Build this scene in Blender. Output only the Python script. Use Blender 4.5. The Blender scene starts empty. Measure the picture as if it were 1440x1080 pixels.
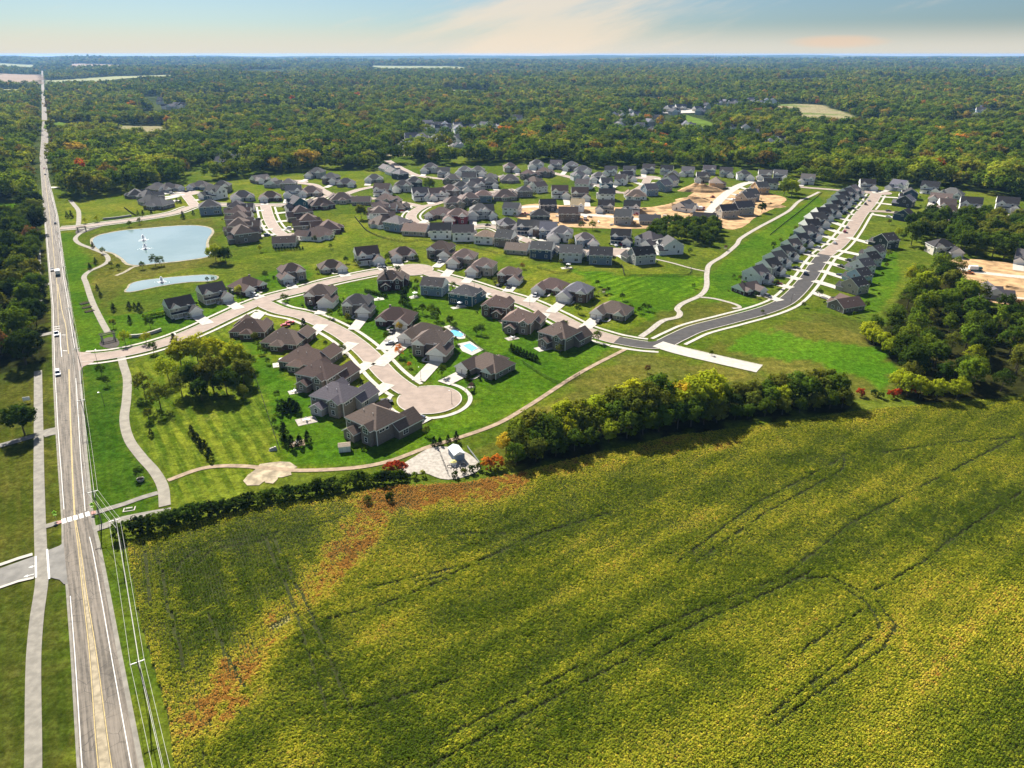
import bpy, math, random, mathutils
import numpy as np
from mathutils import Vector, Matrix, noise
R = math.radians
rnd = random.Random(7)
scene = bpy.context.scene
COL = scene.collection

# ------------------------------------------------------------------ camera, sky, sun, exposure
CAM_H, PITCH, FPX = 120.0, R(24.9), 1000.0
cam_data = bpy.data.cameras.new('camera')
cam_data.sensor_width = 36.0
cam_data.lens = 36.0 * FPX / 1440.0
cam_data.clip_start, cam_data.clip_end = 1.0, 90000.0
cam = bpy.data.objects.new('camera', cam_data)
cam.location = (0, 0, CAM_H)
cam.rotation_euler = (math.pi / 2 - PITCH, 0, 0)
COL.objects.link(cam)
scene.camera = cam

SUN_EL, SUN_AZ = R(38.0), R(-27.0)          # azimuth measured from +Y towards +X
sdir = Vector((math.sin(SUN_AZ) * math.cos(SUN_EL), math.cos(SUN_AZ) * math.cos(SUN_EL), math.sin(SUN_EL)))
sun = bpy.data.lights.new('sun', 'SUN')
sun.energy, sun.angle, sun.color = 5.0, R(0.53), (1.0, 0.95, 0.87)
so = bpy.data.objects.new('sun', sun)
so.rotation_euler = (-sdir).to_track_quat('-Z', 'Y').to_euler()
COL.objects.link(so)

vs = scene.view_settings
vs.view_transform, vs.look, vs.gamma, vs.use_curve_mapping = 'Standard', 'None', 1.0, False
vs.exposure = 1.3

class NT:
    """tiny node builder"""
    def __init__(s, nt):
        s.nt = nt; s.n = nt.nodes; s.n.clear()
    def add(s, typ, props=None, **ins):
        nd = s.n.new(typ)
        for k, v in (props or {}).items(): setattr(nd, k, v)
        for k, v in ins.items():
            key = int(k[1:]) if k[0] == 'i' and k[1:].isdigit() else k.replace('_', ' ')
            s.put(nd.inputs[key], v)
        return nd
    def put(s, sock, v):
        if isinstance(v, bpy.types.NodeSocket): s.nt.links.new(v, sock)
        elif isinstance(v, bpy.types.Node): s.nt.links.new(v.outputs[0], sock)
        else:
            if isinstance(v, (tuple, list)) and len(v) == 3 and sock.type == 'RGBA': v = (*v, 1)
            sock.default_value = v
    def math(s, op, a, b=0.0, c=None):
        nd = s.add('ShaderNodeMath', {'operation': op}, i0=a, i1=b)
        if c is not None: s.put(nd.inputs[2], c)
        return nd.outputs[0]
    def mix(s, f, a, b, blend='MIX'):
        nd = s.n.new('ShaderNodeMix'); nd.data_type = 'RGBA'; nd.blend_type = blend
        s.put(nd.inputs[0], f); s.put(nd.inputs[6], a); s.put(nd.inputs[7], b)
        return nd.outputs[2]
    def ramp(s, f, stops, interp='LINEAR'):
        nd = s.n.new('ShaderNodeValToRGB'); s.put(nd.inputs[0], f)
        cr = nd.color_ramp; cr.interpolation = interp
        while len(cr.elements) < len(stops): cr.elements.new(0.5)
        for e, (p, c) in zip(cr.elements, stops):
            e.position = p; e.color = (*c, 1) if len(c) == 3 else c
        return nd.outputs[0]
    def step(s, f, lo, hi):
        nd = s.add('ShaderNodeMapRange', {'interpolation_type': 'SMOOTHSTEP'}, i0=f, i1=lo, i2=hi)
        return nd.outputs[0]
    def pos(s):
        return s.add('ShaderNodeNewGeometry').outputs['Position']
    def noise(s, vec, scale, detail=3.0, rough=0.55, out=0):
        return s.add('ShaderNodeTexNoise', None, Vector=vec, Scale=scale, Detail=detail, Roughness=rough).outputs[out]
    def mapv(s, vec, scale=(1, 1, 1), rot=(0, 0, 0), loc=(0, 0, 0)):
        return s.add('ShaderNodeMapping', None, Vector=vec, Scale=scale, Rotation=rot, Location=loc).outputs[0]

world = bpy.data.worlds.new('World')
scene.world = world
world.use_nodes = True
w = NT(world.node_tree)
sky = w.add('ShaderNodeTexSky', {'sky_type': 'NISHITA', 'sun_disc': False, 'sun_elevation': SUN_EL, 'sun_rotation': SUN_AZ,
                                'altitude': 300.0, 'air_density': 1.0, 'dust_density': 0.6, 'ozone_density': 2.0})
gen = w.add('ShaderNodeTexCoord').outputs['Generated']
sx = w.add('ShaderNodeSeparateXYZ', None, Vector=gen)
az = w.math('ARCTAN2', sx.outputs[0], sx.outputs[1])
el = w.math('MULTIPLY', sx.outputs[2], 57.3)
# thin cirrus streaks low over the horizon: direction (azimuth, elevation) noise, stretched
cv = w.add('ShaderNodeCombineXYZ', None, X=w.math('ADD', w.math('MULTIPLY', az, 9.0), w.math('MULTIPLY', el, -0.42)), Y=w.math('MULTIPLY', el, 0.26), Z=3.7)
cn = w.noise(cv.outputs[0], 1.15, 5.0, 0.62)
# one broad soft plume of cirrus that leans to the right
pl = w.math('ABSOLUTE', w.math('SUBTRACT', w.math('SUBTRACT', az, 0.005), w.math('MULTIPLY', el, 0.022)))
plume = w.math('SUBTRACT', 1.0, w.step(w.math('ADD', pl, w.math('MULTIPLY', w.math('SUBTRACT', cn, 0.5), 0.42)), 0.0, 0.21))
wisp = w.step(cn, 0.55, 0.80)
low = w.math('SUBTRACT', 1.0, w.step(el, 0.2, 2.2))
tint = w.mix(1.0, sky.outputs[0], w.mix(w.step(el, 5.0, 18.0), (0.305, 0.395, 0.500), (0.95, 0.80, 0.70)), 'MULTIPLY')
tint = w.mix(w.math('MULTIPLY', low, 0.85), tint, (4.8, 4.6, 4.05))
cloud = w.math('MULTIPLY', w.math('MAXIMUM', w.math('MULTIPLY', plume, 1.0), w.math('MULTIPLY', wisp, 0.45)), 0.72)
cloud = w.math('MULTIPLY', cloud, w.math('SUBTRACT', 1.0, w.step(el, 12.0, 30.0)))
skyc = w.mix(cloud, tint, (5.8, 4.85, 3.8))
gd = w.math('ADD', w.math('POWER', w.math('MULTIPLY', w.math('SUBTRACT', az, 0.39), 16.0), 2.0), w.math('POWER', w.math('MULTIPLY', w.math('SUBTRACT', el, 0.75), 2.2), 2.0))
skyc = w.mix(w.math('MULTIPLY', w.math('SUBTRACT', 1.0, w.step(w.math('ADD', gd, w.math('MULTIPLY', cn, 0.8)), 0.3, 1.5)), 0.55), skyc, (5.6, 3.9, 2.7))
bg = w.add('ShaderNodeBackground', None, Color=skyc, Strength=0.066)
w.add('ShaderNodeOutputWorld', None, Surface=bg.outputs[0])

# ------------------------------------------------------------------ helpers
_cp, _sp = math.cos(PITCH), math.sin(PITCH)
def G(px, py):
    """ground point seen at pixel (px, py) of the 1440 x 1080 photograph (survey of the flat site)"""
    u, v = (px - 720) / FPX, (540 - py) / FPX
    dy, dz = _cp + v * _sp, -_sp + v * _cp
    t = CAM_H / -dz
    return (u * t, dy * t)
def P(x, y, z=0.0):
    d, h = y, z - CAM_H
    zz = d * _cp - h * _sp
    yy = d * _sp + h * _cp
    return (720 + FPX * x / zz, 540 - FPX * yy / zz)
def GL(pts): return [G(*p) for p in pts]
def inpoly(x, y, poly):
    c = False; j = len(poly) - 1
    for i in range(len(poly)):
        xi, yi = poly[i]; xj, yj = poly[j]
        if (yi > y) != (yj > y) and x < (xj - xi) * (y - yi) / (yj - yi) + xi: c = not c
        j = i
    return c
def smooth(pts, step=2.0, closed=False):
    p = [Vector((a[0], a[1])) for a in pts]; n = len(p); out = []
    rng = range(n if closed else n - 1)
    for i in rng:
        p1, p2 = p[i], p[(i + 1) % n]
        p0 = p[(i - 1) % n] if closed or i > 0 else p1 * 2 - p2
        p3 = p[(i + 2) % n] if closed or i + 2 < n else p2 * 2 - p1
        # centripetal-ish: plain Catmull-Rom with damped tangents
        L = (p2 - p1).length
        t1 = (p2 - p0); t2 = (p3 - p1)
        t1 = t1.normalized() * L if t1.length > 0 else t1
        t2 = t2.normalized() * L if t2.length > 0 else t2
        k = max(1, int(L / step))
        for j in range(k):
            t = j / k
            h1 = 2*t**3 - 3*t**2 + 1; h2 = t**3 - 2*t**2 + t; h3 = -2*t**3 + 3*t**2; h4 = t**3 - t**2
            out.append(p1 * h1 + t1 * h2 + p2 * h3 + t2 * h4)
    if not closed: out.append(p[-1])
    return out
def distline(x, y, line):
    best = 1e9
    for a, b in zip(line, line[1:]):
        dx, dy = b[0] - a[0], b[1] - a[1]; L = dx * dx + dy * dy
        t = 0 if L == 0 else max(0, min(1, ((x - a[0]) * dx + (y - a[1]) * dy) / L))
        d = (x - a[0] - t * dx) ** 2 + (y - a[1] - t * dy) ** 2
        if d < best: best = d
    return math.sqrt(best)
def nearest(x, y, line):
    best = (1e9, None)
    for a, b in zip(line, line[1:]):
        dx, dy = b[0] - a[0], b[1] - a[1]; L = dx * dx + dy * dy
        t = 0 if L == 0 else max(0, min(1, ((x - a[0]) * dx + (y - a[1]) * dy) / L))
        q = (a[0] + t * dx, a[1] + t * dy); d = math.hypot(x - q[0], y - q[1])
        if d < best[0]: best = (d, q)
    return best

class MB:
    """collects faces into one mesh"""
    def __init__(s): s.v, s.f, s.m, s.uv = [], [], [], []
    def face(s, pts, m=0, uv=None):
        i = len(s.v); s.v += [tuple(p) for p in pts]; s.f.append(list(range(i, i + len(pts)))); s.m.append(m); s.uv.append(uv)
    def box(s, x0, x1, y0, y1, z0, z1, m=0, M=None):
        c = [Vector((x, y, z)) for z in (z0, z1) for x, y in ((x0, y0), (x1, y0), (x1, y1), (x0, y1))]
        if M is not None: c = [M @ p for p in c]
        for q in ((3, 2, 1, 0), (4, 5, 6, 7), (0, 1, 5, 4), (1, 2, 6, 5), (2, 3, 7, 6), (3, 0, 4, 7)): s.face([c[k] for k in q], m)
    def prism(s, poly, z0, z1, m=0, cap=True):
        n = len(poly)
        if cap: s.face([(x, y, z1) for x, y in poly], m)
        for i in range(n):
            a, b = poly[i], poly[(i + 1) % n]
            s.face([(a[0], a[1], z0), (b[0], b[1], z0), (b[0], b[1], z1), (a[0], a[1], z1)], m)
    def tube(s, a, b, r0, r1=None, n=6, m=0):
        r1 = r0 if r1 is None else r1
        a, b = Vector(a), Vector(b); d = (b - a)
        if d.length < 1e-6: return
        q = d.to_track_quat('Z', 'Y')
        ra = [a + q @ Vector((math.cos(2*math.pi*i/n) * r0, math.sin(2*math.pi*i/n) * r0, 0)) for i in range(n)]
        rb = [b + q @ Vector((math.cos(2*math.pi*i/n) * r1, math.sin(2*math.pi*i/n) * r1, 0)) for i in range(n)]
        for i in range(n): s.face([ra[i], ra[(i+1) % n], rb[(i+1) % n], rb[i]], m)
        s.face(rb, m); s.face(ra[::-1], m)
    def mesh(s, name, mats):
        me = bpy.data.meshes.new(name)
        me.from_pydata(s.v, [], s.f)
        for mm in (mats if isinstance(mats, (list, tuple)) else [mats]): me.materials.append(mm)
        if any(s.m): me.polygons.foreach_set('material_index', s.m)
        if any(u is not None for u in s.uv):
            ul = me.uv_layers.new(name='UVMap'); dat = []
            for f, u in zip(s.f, s.uv): dat += [c for q in (u or [(0, 0)] * len(f)) for c in q]
            ul.data.foreach_set('uv', dat)
        me.update()
        return me
def link(name, me, parent=None, loc=(0, 0, 0), rot=0.0, color=None):
    o = bpy.data.objects.new(name, me); o.location = loc
    if rot: o.rotation_euler = (0, 0, rot)
    if parent is not None: o.parent = parent
    if color: o.color = (*color, 1)
    COL.objects.link(o)
    return o
def struct(name, me, kind='structure'):
    o = link(name, me); o['kind'] = kind; return o
def tag(o, label, cat, group=None):
    o['label'] = label; o['category'] = cat
    if group: o['group'] = group
    return o
def empty(name, loc, rot=0.0):
    o = bpy.data.objects.new(name, None); o.location = loc; o.rotation_euler = (0, 0, rot); o.empty_display_size = 0.5
    COL.objects.link(o); return o
_tens = ['', '', 'twenty', 'thirty', 'forty', 'fifty', 'sixty', 'seventy', 'eighty', 'ninety']
_ones = ['', 'first', 'second', 'third', 'fourth', 'fifth', 'sixth', 'seventh', 'eighth', 'ninth', 'tenth', 'eleventh', 'twelfth', 'thirteenth', 'fourteenth',
         'fifteenth', 'sixteenth', 'seventeenth', 'eighteenth', 'nineteenth']
def nth(n):
    if n < 20: return _ones[n]
    if n >= 100: return ('hundredth' if n == 100 else 'hundred-' + nth(n - 100)) if n < 200 else ('two-hundredth' if n == 200 else 'two-hundred-' + nth(n - 200))
    t, o = divmod(n, 10)
    return _tens[t] + '-' + _ones[o] if o else _tens[t][:-1] + 'ieth'

# ------------------------------------------------------------------ materials
def newmat(name):
    m = bpy.data.materials.new(name); m.use_nodes = True
    return m, NT(m.node_tree)
def finish(t, col, rough=0.85, spec=0.25, bump=None, bs=0.3, bd=0.05, **kw):
    b = t.add('ShaderNodeBsdfPrincipled', None, Base_Color=col, Roughness=rough)
    b.inputs['Specular IOR Level'].default_value = spec
    for k, v in kw.items(): t.put(b.inputs[k.replace('_', ' ')], v)
    if bump is not None:
        bn = t.add('ShaderNodeBump', None, Height=bump, Strength=bs, Distance=bd); t.put(b.inputs['Normal'], bn.outputs[0])
    t.add('ShaderNodeOutputMaterial', None, Surface=b.outputs[0])
    return b
def plain(name, col, rough=0.7, var=0.15, scale=3.0, **kw):
    m, t = newmat(name)
    n = t.noise(t.pos(), scale, 4.0)
    c = t.mix(t.step(n, 0.3, 0.7), tuple(v * (1 - var) for v in col), tuple(min(1, v * (1 + var)) for v in col))
    finish(t, c, rough, **kw); return m
def tinted(name, rough=0.8, lines=0.0, var=0.12, scale=1.3, spec=0.25):
    """colour comes from the object (paint of that house); fine horizontal courses"""
    m, t = newmat(name)
    oc = t.add('ShaderNodeObjectInfo').outputs['Color']
    tc = t.add('ShaderNodeTexCoord').outputs['Object']
    n = t.noise(tc, scale, 5.0, 0.65)
    c = t.mix(t.step(n, 0.25, 0.75), t.mix(1.0, oc, (1 - var,) * 3, 'MULTIPLY'), t.mix(1.0, oc, (1 + var,) * 3, 'MULTIPLY'))
    if lines:
        z = t.add('ShaderNodeSeparateXYZ', None, Vector=tc).outputs[2]
        fr = t.math('FRACT', t.math('MULTIPLY', z, lines))
        c = t.mix(t.math('MULTIPLY', t.math('LESS_THAN', fr, 0.18), 0.3), c, t.mix(1.0, oc, (0.45,) * 3, 'MULTIPLY'))
    finish(t, c, rough, spec); return m
RD = G(104, 700); RD2 = G(72, 330)
ROAD_ANG = math.atan2(RD2[1] - RD[1], RD2[0] - RD[0])
M = {}
COVER = {   # ground cover: main colour, second (drier or darker) colour
 'grass': ((0.0532, 0.0902, 0.0072), (0.1102, 0.1293, 0.0158)), 'meadow': ((0.0630, 0.0803, 0.0101), (0.1260, 0.1206, 0.0245)), 'lawn': ((0.0400, 0.0976, 0.0049), (0.0800, 0.1366, 0.0095)),
 'lawn_dry': ((0.0738, 0.1155, 0.0072), (0.1485, 0.1561, 0.0202)), 'lawn_dark': ((0.0270, 0.0688, 0.0048), (0.0540, 0.0949, 0.0080)), 'mown': ((0.0473, 0.0822, 0.0064), (0.1229, 0.1567, 0.0144)),
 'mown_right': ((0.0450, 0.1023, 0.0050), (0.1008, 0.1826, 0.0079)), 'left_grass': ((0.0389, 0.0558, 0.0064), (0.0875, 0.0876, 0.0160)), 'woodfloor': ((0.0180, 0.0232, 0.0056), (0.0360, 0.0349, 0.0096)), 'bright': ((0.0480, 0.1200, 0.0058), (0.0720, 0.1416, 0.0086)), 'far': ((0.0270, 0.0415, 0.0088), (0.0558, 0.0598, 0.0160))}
M['dirt'] = plain('dirt', (0.40, 0.255, 0.125), 0.95, 0.35, 0.16, spec=0.1)
M['trail'] = plain('dirt_trail', (0.306, 0.230, 0.153), 0.95, 0.25, 0.4, spec=0.1)
M['gravel'] = plain('gravel', (0.355, 0.319, 0.269), 0.95, 0.2, 0.8, spec=0.1)
M['sand'] = plain('pond_bank', (0.272, 0.240, 0.160), 0.95, 0.3, 0.4, spec=0.1)
M['street'] = plain('concrete_street', (0.291, 0.227, 0.182), 0.9, 0.12, 0.25, spec=0.2)
M['concrete'] = plain('pale_concrete', (0.439, 0.407, 0.344), 0.9, 0.12, 0.5, spec=0.2)
M['path'] = plain('path_asphalt', (0.240, 0.217, 0.170), 0.9, 0.14, 0.4, spec=0.2)
M['walk'] = plain('grey_concrete', (0.218, 0.200, 0.164), 0.9, 0.18, 0.5, spec=0.2)
M['asphalt'] = plain('fresh_asphalt', (0.045, 0.041, 0.038), 0.85, 0.2, 0.3, spec=0.3)
M['side_asphalt'] = plain('side_road_asphalt', (0.17, 0.16, 0.14), 0.85, 0.2, 0.3, spec=0.3)
M['white_paint'] = plain('white_road_paint', (0.619, 0.603, 0.557), 0.8, 0.08, 1.0)
M['yellow_paint'] = plain('yellow_road_paint', (0.42, 0.32, 0.13), 0.8, 0.15, 1.0)
M['pink'] = plain('tactile_paving', (0.42, 0.22, 0.18), 0.9)
M['mulch'] = plain('mulch', (0.05, 0.04, 0.03), 0.95, 0.3, 1.0)
M['bare'] = plain('bare_dirt', (0.34, 0.28, 0.185), 0.95, 0.35, 0.35, spec=0.1)
M['field_soil'] = plain('field_soil', (0.030, 0.036, 0.008), 0.95, 0.3, 0.2, spec=0.1)
M['ploughed'] = plain('brown_field', (0.22, 0.15, 0.09), 0.95, 0.15, 0.01, spec=0.1)
M['crop_far'] = plain('pale_crop', (0.19, 0.20, 0.07), 0.95, 0.2, 0.01, spec=0.1)
M['far_green'] = plain('far_pasture', (0.10, 0.15, 0.02), 0.95, 0.25, 0.03, spec=0.0)
M['wall'] = tinted('siding', 0.75, 3.2)
M['brick'] = tinted('brick', 0.9, 6.0, 0.22, 3.0)
M['roof'] = tinted('shingle', 0.9, 2.2, 0.16, 1.6, 0.2)
M['trim'] = plain('white_trim', (0.82, 0.80, 0.75), 0.6, 0.05)
M['white'] = plain('white_plastic', (0.78, 0.77, 0.74), 0.5, 0.04)
M['darkwood'] = plain('dark_timber', (0.055, 0.040, 0.030), 0.85)
M['wood'] = plain('grey_timber', (0.23, 0.20, 0.165), 0.85)
M['black'] = plain('black_metal', (0.015, 0.015, 0.016), 0.5)
M['metal'] = plain('galvanised_steel', (0.55, 0.55, 0.54), 0.4, 0.06, Metallic=0.6)
M['pole'] = plain('weathered_pole', (0.20, 0.175, 0.15), 0.9, 0.2)
M['cable'] = plain('cable', (0.62, 0.60, 0.54), 0.35, 0.04)
M['lime'] = plain('lime_sign_face', (0.42, 0.85, 0.06), 0.5, 0.03)
M['stone'] = plain('pale_stone', (0.42, 0.39, 0.33), 0.9, 0.25, 2.0)
M['bark'] = plain('bark', (0.085, 0.068, 0.05), 0.95, 0.3, 2.0)
M['tyre'] = plain('tyre', (0.02, 0.02, 0.02), 0.8)
m, t = newmat('fountain_spray')
mx = t.add('ShaderNodeMixShader', None, i0=0.65, i1=t.add('ShaderNodeBsdfDiffuse', None, Color=(0.95, 0.96, 0.97, 1)).outputs[0], i2=t.add('ShaderNodeBsdfTranslucent', None, Color=(0.97, 0.97, 0.98, 1)).outputs[0])
t.add('ShaderNodeOutputMaterial', None, Surface=mx.outputs[0]); M['spray'] = m
m, t = newmat('window_glass'); finish(t, t.mix(t.noise(t.pos(), 0.8), (0.012, 0.016, 0.022), (0.035, 0.042, 0.052)), 0.08, 0.5); M['glass'] = m
m, t = newmat('car_paint'); finish(t, t.add('ShaderNodeObjectInfo').outputs['Color'], 0.25, 0.5, Coat_Weight=0.6); M['car'] = m
m, t = newmat('pond_water')
p = t.pos(); n1 = t.noise(p, 0.9, 3.0, 0.6); n2 = t.noise(p, 0.02, 4.0)
finish(t, t.mix(t.step(n2, 0.35, 0.65), (0.150, 0.225, 0.220), (0.20, 0.275, 0.27)), 0.07, 0.5, bump=n1, bs=0.10, bd=0.04); M['water'] = m
m, t = newmat('pool_water')
finish(t, t.mix(t.noise(t.pos(), 1.2), (0.10, 0.42, 0.78), (0.22, 0.58, 0.88)), 0.05, 0.5); M['pool'] = m

# county road: old sun-bleached asphalt with tar-sealed cracks and worn wheel tracks (UV: u across, v metres along)
m, t = newmat('old_road')
uv = t.add('ShaderNodeUVMap').outputs[0]; p = t.pos()
su = t.add('ShaderNodeSeparateXYZ', None, Vector=uv)
str1 = t.noise(t.mapv(uv, scale=(14, 0.05, 1)), 1.0, 4.0, 0.6)
str2 = t.noise(t.mapv(uv, scale=(38, 0.16, 1), loc=(3, 9, 0)), 1.0, 4.0, 0.7)
base = t.mix(t.step(str1, 0.34, 0.66), (0.082, 0.072, 0.058), (0.205, 0.174, 0.138))
base = t.mix(t.math('MULTIPLY', t.step(str2, 0.52, 0.7), 0.45), base, (0.080, 0.070, 0.058))
base = t.mix(t.math('MULTIPLY', t.step(t.noise(p, 0.7, 5.0, 0.7), 0.35, 0.7), 0.25), base, (0.28, 0.24, 0.19))
wv = t.add('ShaderNodeVectorMath', {'operation': 'ADD'}, i0=t.mapv(p, scale=(1, 1, 1)), i1=t.add('ShaderNodeTexNoise', None, Vector=p, Scale=0.35).outputs[1])
vo = t.add('ShaderNodeTexVoronoi', {'feature': 'DISTANCE_TO_EDGE'}, Vector=wv.outputs[0], Scale=0.26)
ck = t.math('LESS_THAN', vo.outputs[0], 0.016)
ck = t.math('MULTIPLY', ck, t.step(t.noise(p, 0.06, 2.0), 0.38, 0.55))
finish(t, t.mix(t.math('MULTIPLY', ck, 0.55), base, (0.05, 0.045, 0.04)), 0.9, 0.2); M['road'] = m

def leafmat(name, use_inst):
    m, t = newmat(name)
    oi = t.add('ShaderNodeObjectInfo')
    rv = t.math('ADD', t.math('MULTIPLY', oi.outputs['Random'], 0.75), 0.68)
    if use_inst:
        at = t.add('ShaderNodeAttribute', {'attribute_type': 'INSTANCER', 'attribute_name': 'hue'})
        col = t.ramp(at.outputs['Fac'], [(0.0, (0.038, 0.080, 0.010)), (0.28, (0.086, 0.152, 0.015)), (0.55, (0.165, 0.230, 0.020)), (0.74, (0.24, 0.265, 0.03)),
                                       (0.84, (0.20, 0.165, 0.04)), (0.92, (0.34, 0.25, 0.04)), (0.965, (0.48, 0.20, 0.03)), (1.0, (0.40, 0.10, 0.02))])
    else:
        col = oi.outputs['Color']
    tc = t.add('ShaderNodeTexCoord').outputs['Object']
    n = t.noise(tc, 0.55, 3.0, 0.6); f = t.noise(tc, 2.6, 2.0)
    col = t.mix(t.step(n, 0.3, 0.7), t.mix(1.0, col, (0.66, 0.70, 0.7), 'MULTIPLY'), t.mix(1.0, col, (1.35, 1.25, 1.0), 'MULTIPLY'))
    col = t.mix(t.step(f, 0.3, 0.75), t.mix(1.0, col, (0.72,) * 3, 'MULTIPLY'), t.mix(1.0, col, (1.25,) * 3, 'MULTIPLY'))
    if use_inst:
        cb = t.add('ShaderNodeCombineXYZ', None, X=rv, Y=rv, Z=rv); col = t.mix(1.0, col, cb.outputs[0], 'MULTIPLY')
    d = t.add('ShaderNodeBsdfDiffuse', None, Color=col)
    tr = t.add('ShaderNodeBsdfTranslucent', None, Color=t.mix(1.0, col, (1.35, 1.15, 0.6), 'MULTIPLY'))
    mx = t.add('ShaderNodeMixShader', None, i0=0.38, i1=d.outputs[0], i2=tr.outputs[0])
    t.add('ShaderNodeOutputMaterial', None, Surface=mx.outputs[0])
    return m
M['leaf'] = leafmat('foliage', False)
M['leaf_wood'] = leafmat('woodland_foliage', True)
m, t = newmat('soybean_leaf')
at = t.add('ShaderNodeAttribute', {'attribute_type': 'INSTANCER', 'attribute_name': 'hue'})
col = t.ramp(at.outputs['Fac'], [(0.0, (0.072, 0.112, 0.008)), (0.28, (0.195, 0.232, 0.015)), (0.5, (0.38, 0.365, 0.026)), (0.68, (0.56, 0.46, 0.05)), (0.82, (0.52, 0.31, 0.05)), (0.93, (0.44, 0.20, 0.04)), (1.0, (0.70, 0.60, 0.24))])
d = t.add('ShaderNodeBsdfDiffuse', None, Color=col)
tr = t.add('ShaderNodeBsdfTranslucent', None, Color=col)
mx = t.add('ShaderNodeMixShader', None, i0=0.25, i1=d.outputs[0], i2=tr.outputs[0])
t.add('ShaderNodeOutputMaterial', None, Surface=mx.outputs[0]); M['soy'] = m

# ------------------------------------------------------------------ terrain
def sstep(a, b, x):
    t = max(0.0, min(1.0, (x - a) / (b - a))); return t * t * (3 - 2 * t)
def H(x, y):
    r = math.hypot(x, y)
    if r < 1400: return 0.0
    rx = -0.601 * y - 20
    k = .12 + .88 * sstep(30, 420, abs(x - rx)) if y > 0 else 1.0
    h = k * sstep(1400, 4200, r) * (14 + 20 * noise.noise((x / 1100, y / 1100, 0.3)) + 9 * noise.noise((x / 420, y / 420, 5.3)))
    if r > 5000: h += sstep(5000, 17000, r) * (58 + 32 * noise.noise((x / 4200, y / 4200, 9.1)) + 12 * noise.noise((x / 1300, y / 1300, 4.1)))
    return min(104.0, max(-6.0, h))
AREAS = []
def flat(name, poly, z, m, kind='structure'):
    """one flat sheet with the outline poly (ground metres); every grass sheet lies 4 mm above the one before"""
    if m in COVER: AREAS.append((m, poly)); return
    z += 0.13
    pl_ = [Vector((p[0], p[1], 0)) for p in poly]
    tris = mathutils.geometry.tessellate_polygon([pl_])
    me = bpy.data.meshes.new(name)
    fs = []
    for a, b, c in tris:
        A, B, C_ = pl_[a], pl_[b], pl_[c]
        fs.append((a, b, c) if (B - A).cross(C_ - A).z > 0 else (a, c, b))
    me.from_pydata([(p.x, p.y, z) for p in pl_], [], fs); me.update()
    me.materials.append(M[m])
    return struct(name, me, kind)
def grow(poly, d):
    cl = list(poly); n = len(cl); out = []
    area = sum(cl[i].x * cl[(i + 1) % n].y - cl[(i + 1) % n].x * cl[i].y for i in range(n))
    s = -1 if area > 0 else 1
    for i in range(n):
        t = (cl[(i + 1) % n] - cl[i - 1]).normalized(); k = d * (0.7 + 0.6 * abs(noise.noise((cl[i].x / 9, cl[i].y / 9, 1))))
        out.append(cl[i] + Vector((-t.y, t.x)) * k * s)
    return out
def ragged(px, amp=2.2):
    return grow(smooth(GL(px), 1.6, True), amp)
def offset(line, d):
    out = []
    for i, p in enumerate(line):
        a = line[max(0, i - 1)]; b = line[min(len(line) - 1, i + 1)]
        t = (Vector((b[0], b[1])) - Vector((a[0], a[1])))
        if t.length < 1e-6: t = Vector((1, 0))
        t.normalize(); out.append(Vector((p[0] - t.y * d, p[1] + t.x * d)))
    return out
def band(mb, L, Rr, z, m=0, drape=False):
    s = 0.0; z += 0.13
    for i in range(len(L) - 1):
        d = ((L[i+1][0] - L[i][0]) ** 2 + (L[i+1][1] - L[i][1]) ** 2) ** 0.5
        q = [L[i], Rr[i], Rr[i+1], L[i+1]]
        mb.face([(a[0], a[1], z + (H(a[0], a[1]) if drape else 0)) for a in q], m, [(0, s), (1, s), (1, s + d), (0, s + d)])
        s += d
def ribbon(name, line, wid, z, m, drape=False):
    mb = MB(); band(mb, offset(line, wid / 2), offset(line, -wid / 2), z, 0, drape)
    return struct(name, mb.mesh(name, M[m]))

SITE = (-460, 620, 30, 960)      # fine survey grid (metres) inside the wide polar sheet
def clearing(x, y):
    r = math.hypot(x, y)
    return noise.noise((x / 260, y / 260, 2.2)) + .55 * noise.noise((x / 900, y / 420, 6.2)) * sstep(1100, 2000, r)
def ground_sheet():
    rad = [0.0] + [60 * 1.28 ** i for i in range(0, 10)]
    while rad[-1] < 19500: rad.append(rad[-1] * 1.06)
    na = 300
    v = [(0, 0, -.25)]; f = []
    for r in rad[1:]:
        for k in range(na):
            a = 2 * math.pi * k / na; x, y = r * math.sin(a), r * math.cos(a)
            v.append((x, y, H(x, y) - (.25 if r < 1300 else 0)))
    for k in range(na): f.append((0, 1 + (k + 1) % na, 1 + k))
    for i in range(len(rad) - 2):
        for k in range(na):
            a, b = 1 + i * na + k, 1 + i * na + (k + 1) % na
            f.append((a, b, b + na, a + na))
    me = bpy.data.meshes.new('terrain'); me.from_pydata(v, [], f)
    me.polygons.foreach_set('use_smooth', [True] * len(f))
    me.attributes.new('open_land', 'FLOAT', 'POINT').data.foreach_set('value', [clearing(p[0], p[1]) for p in v])
    me.materials.append(M['terrain']); me.update()
    return struct('terrain', me)
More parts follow.
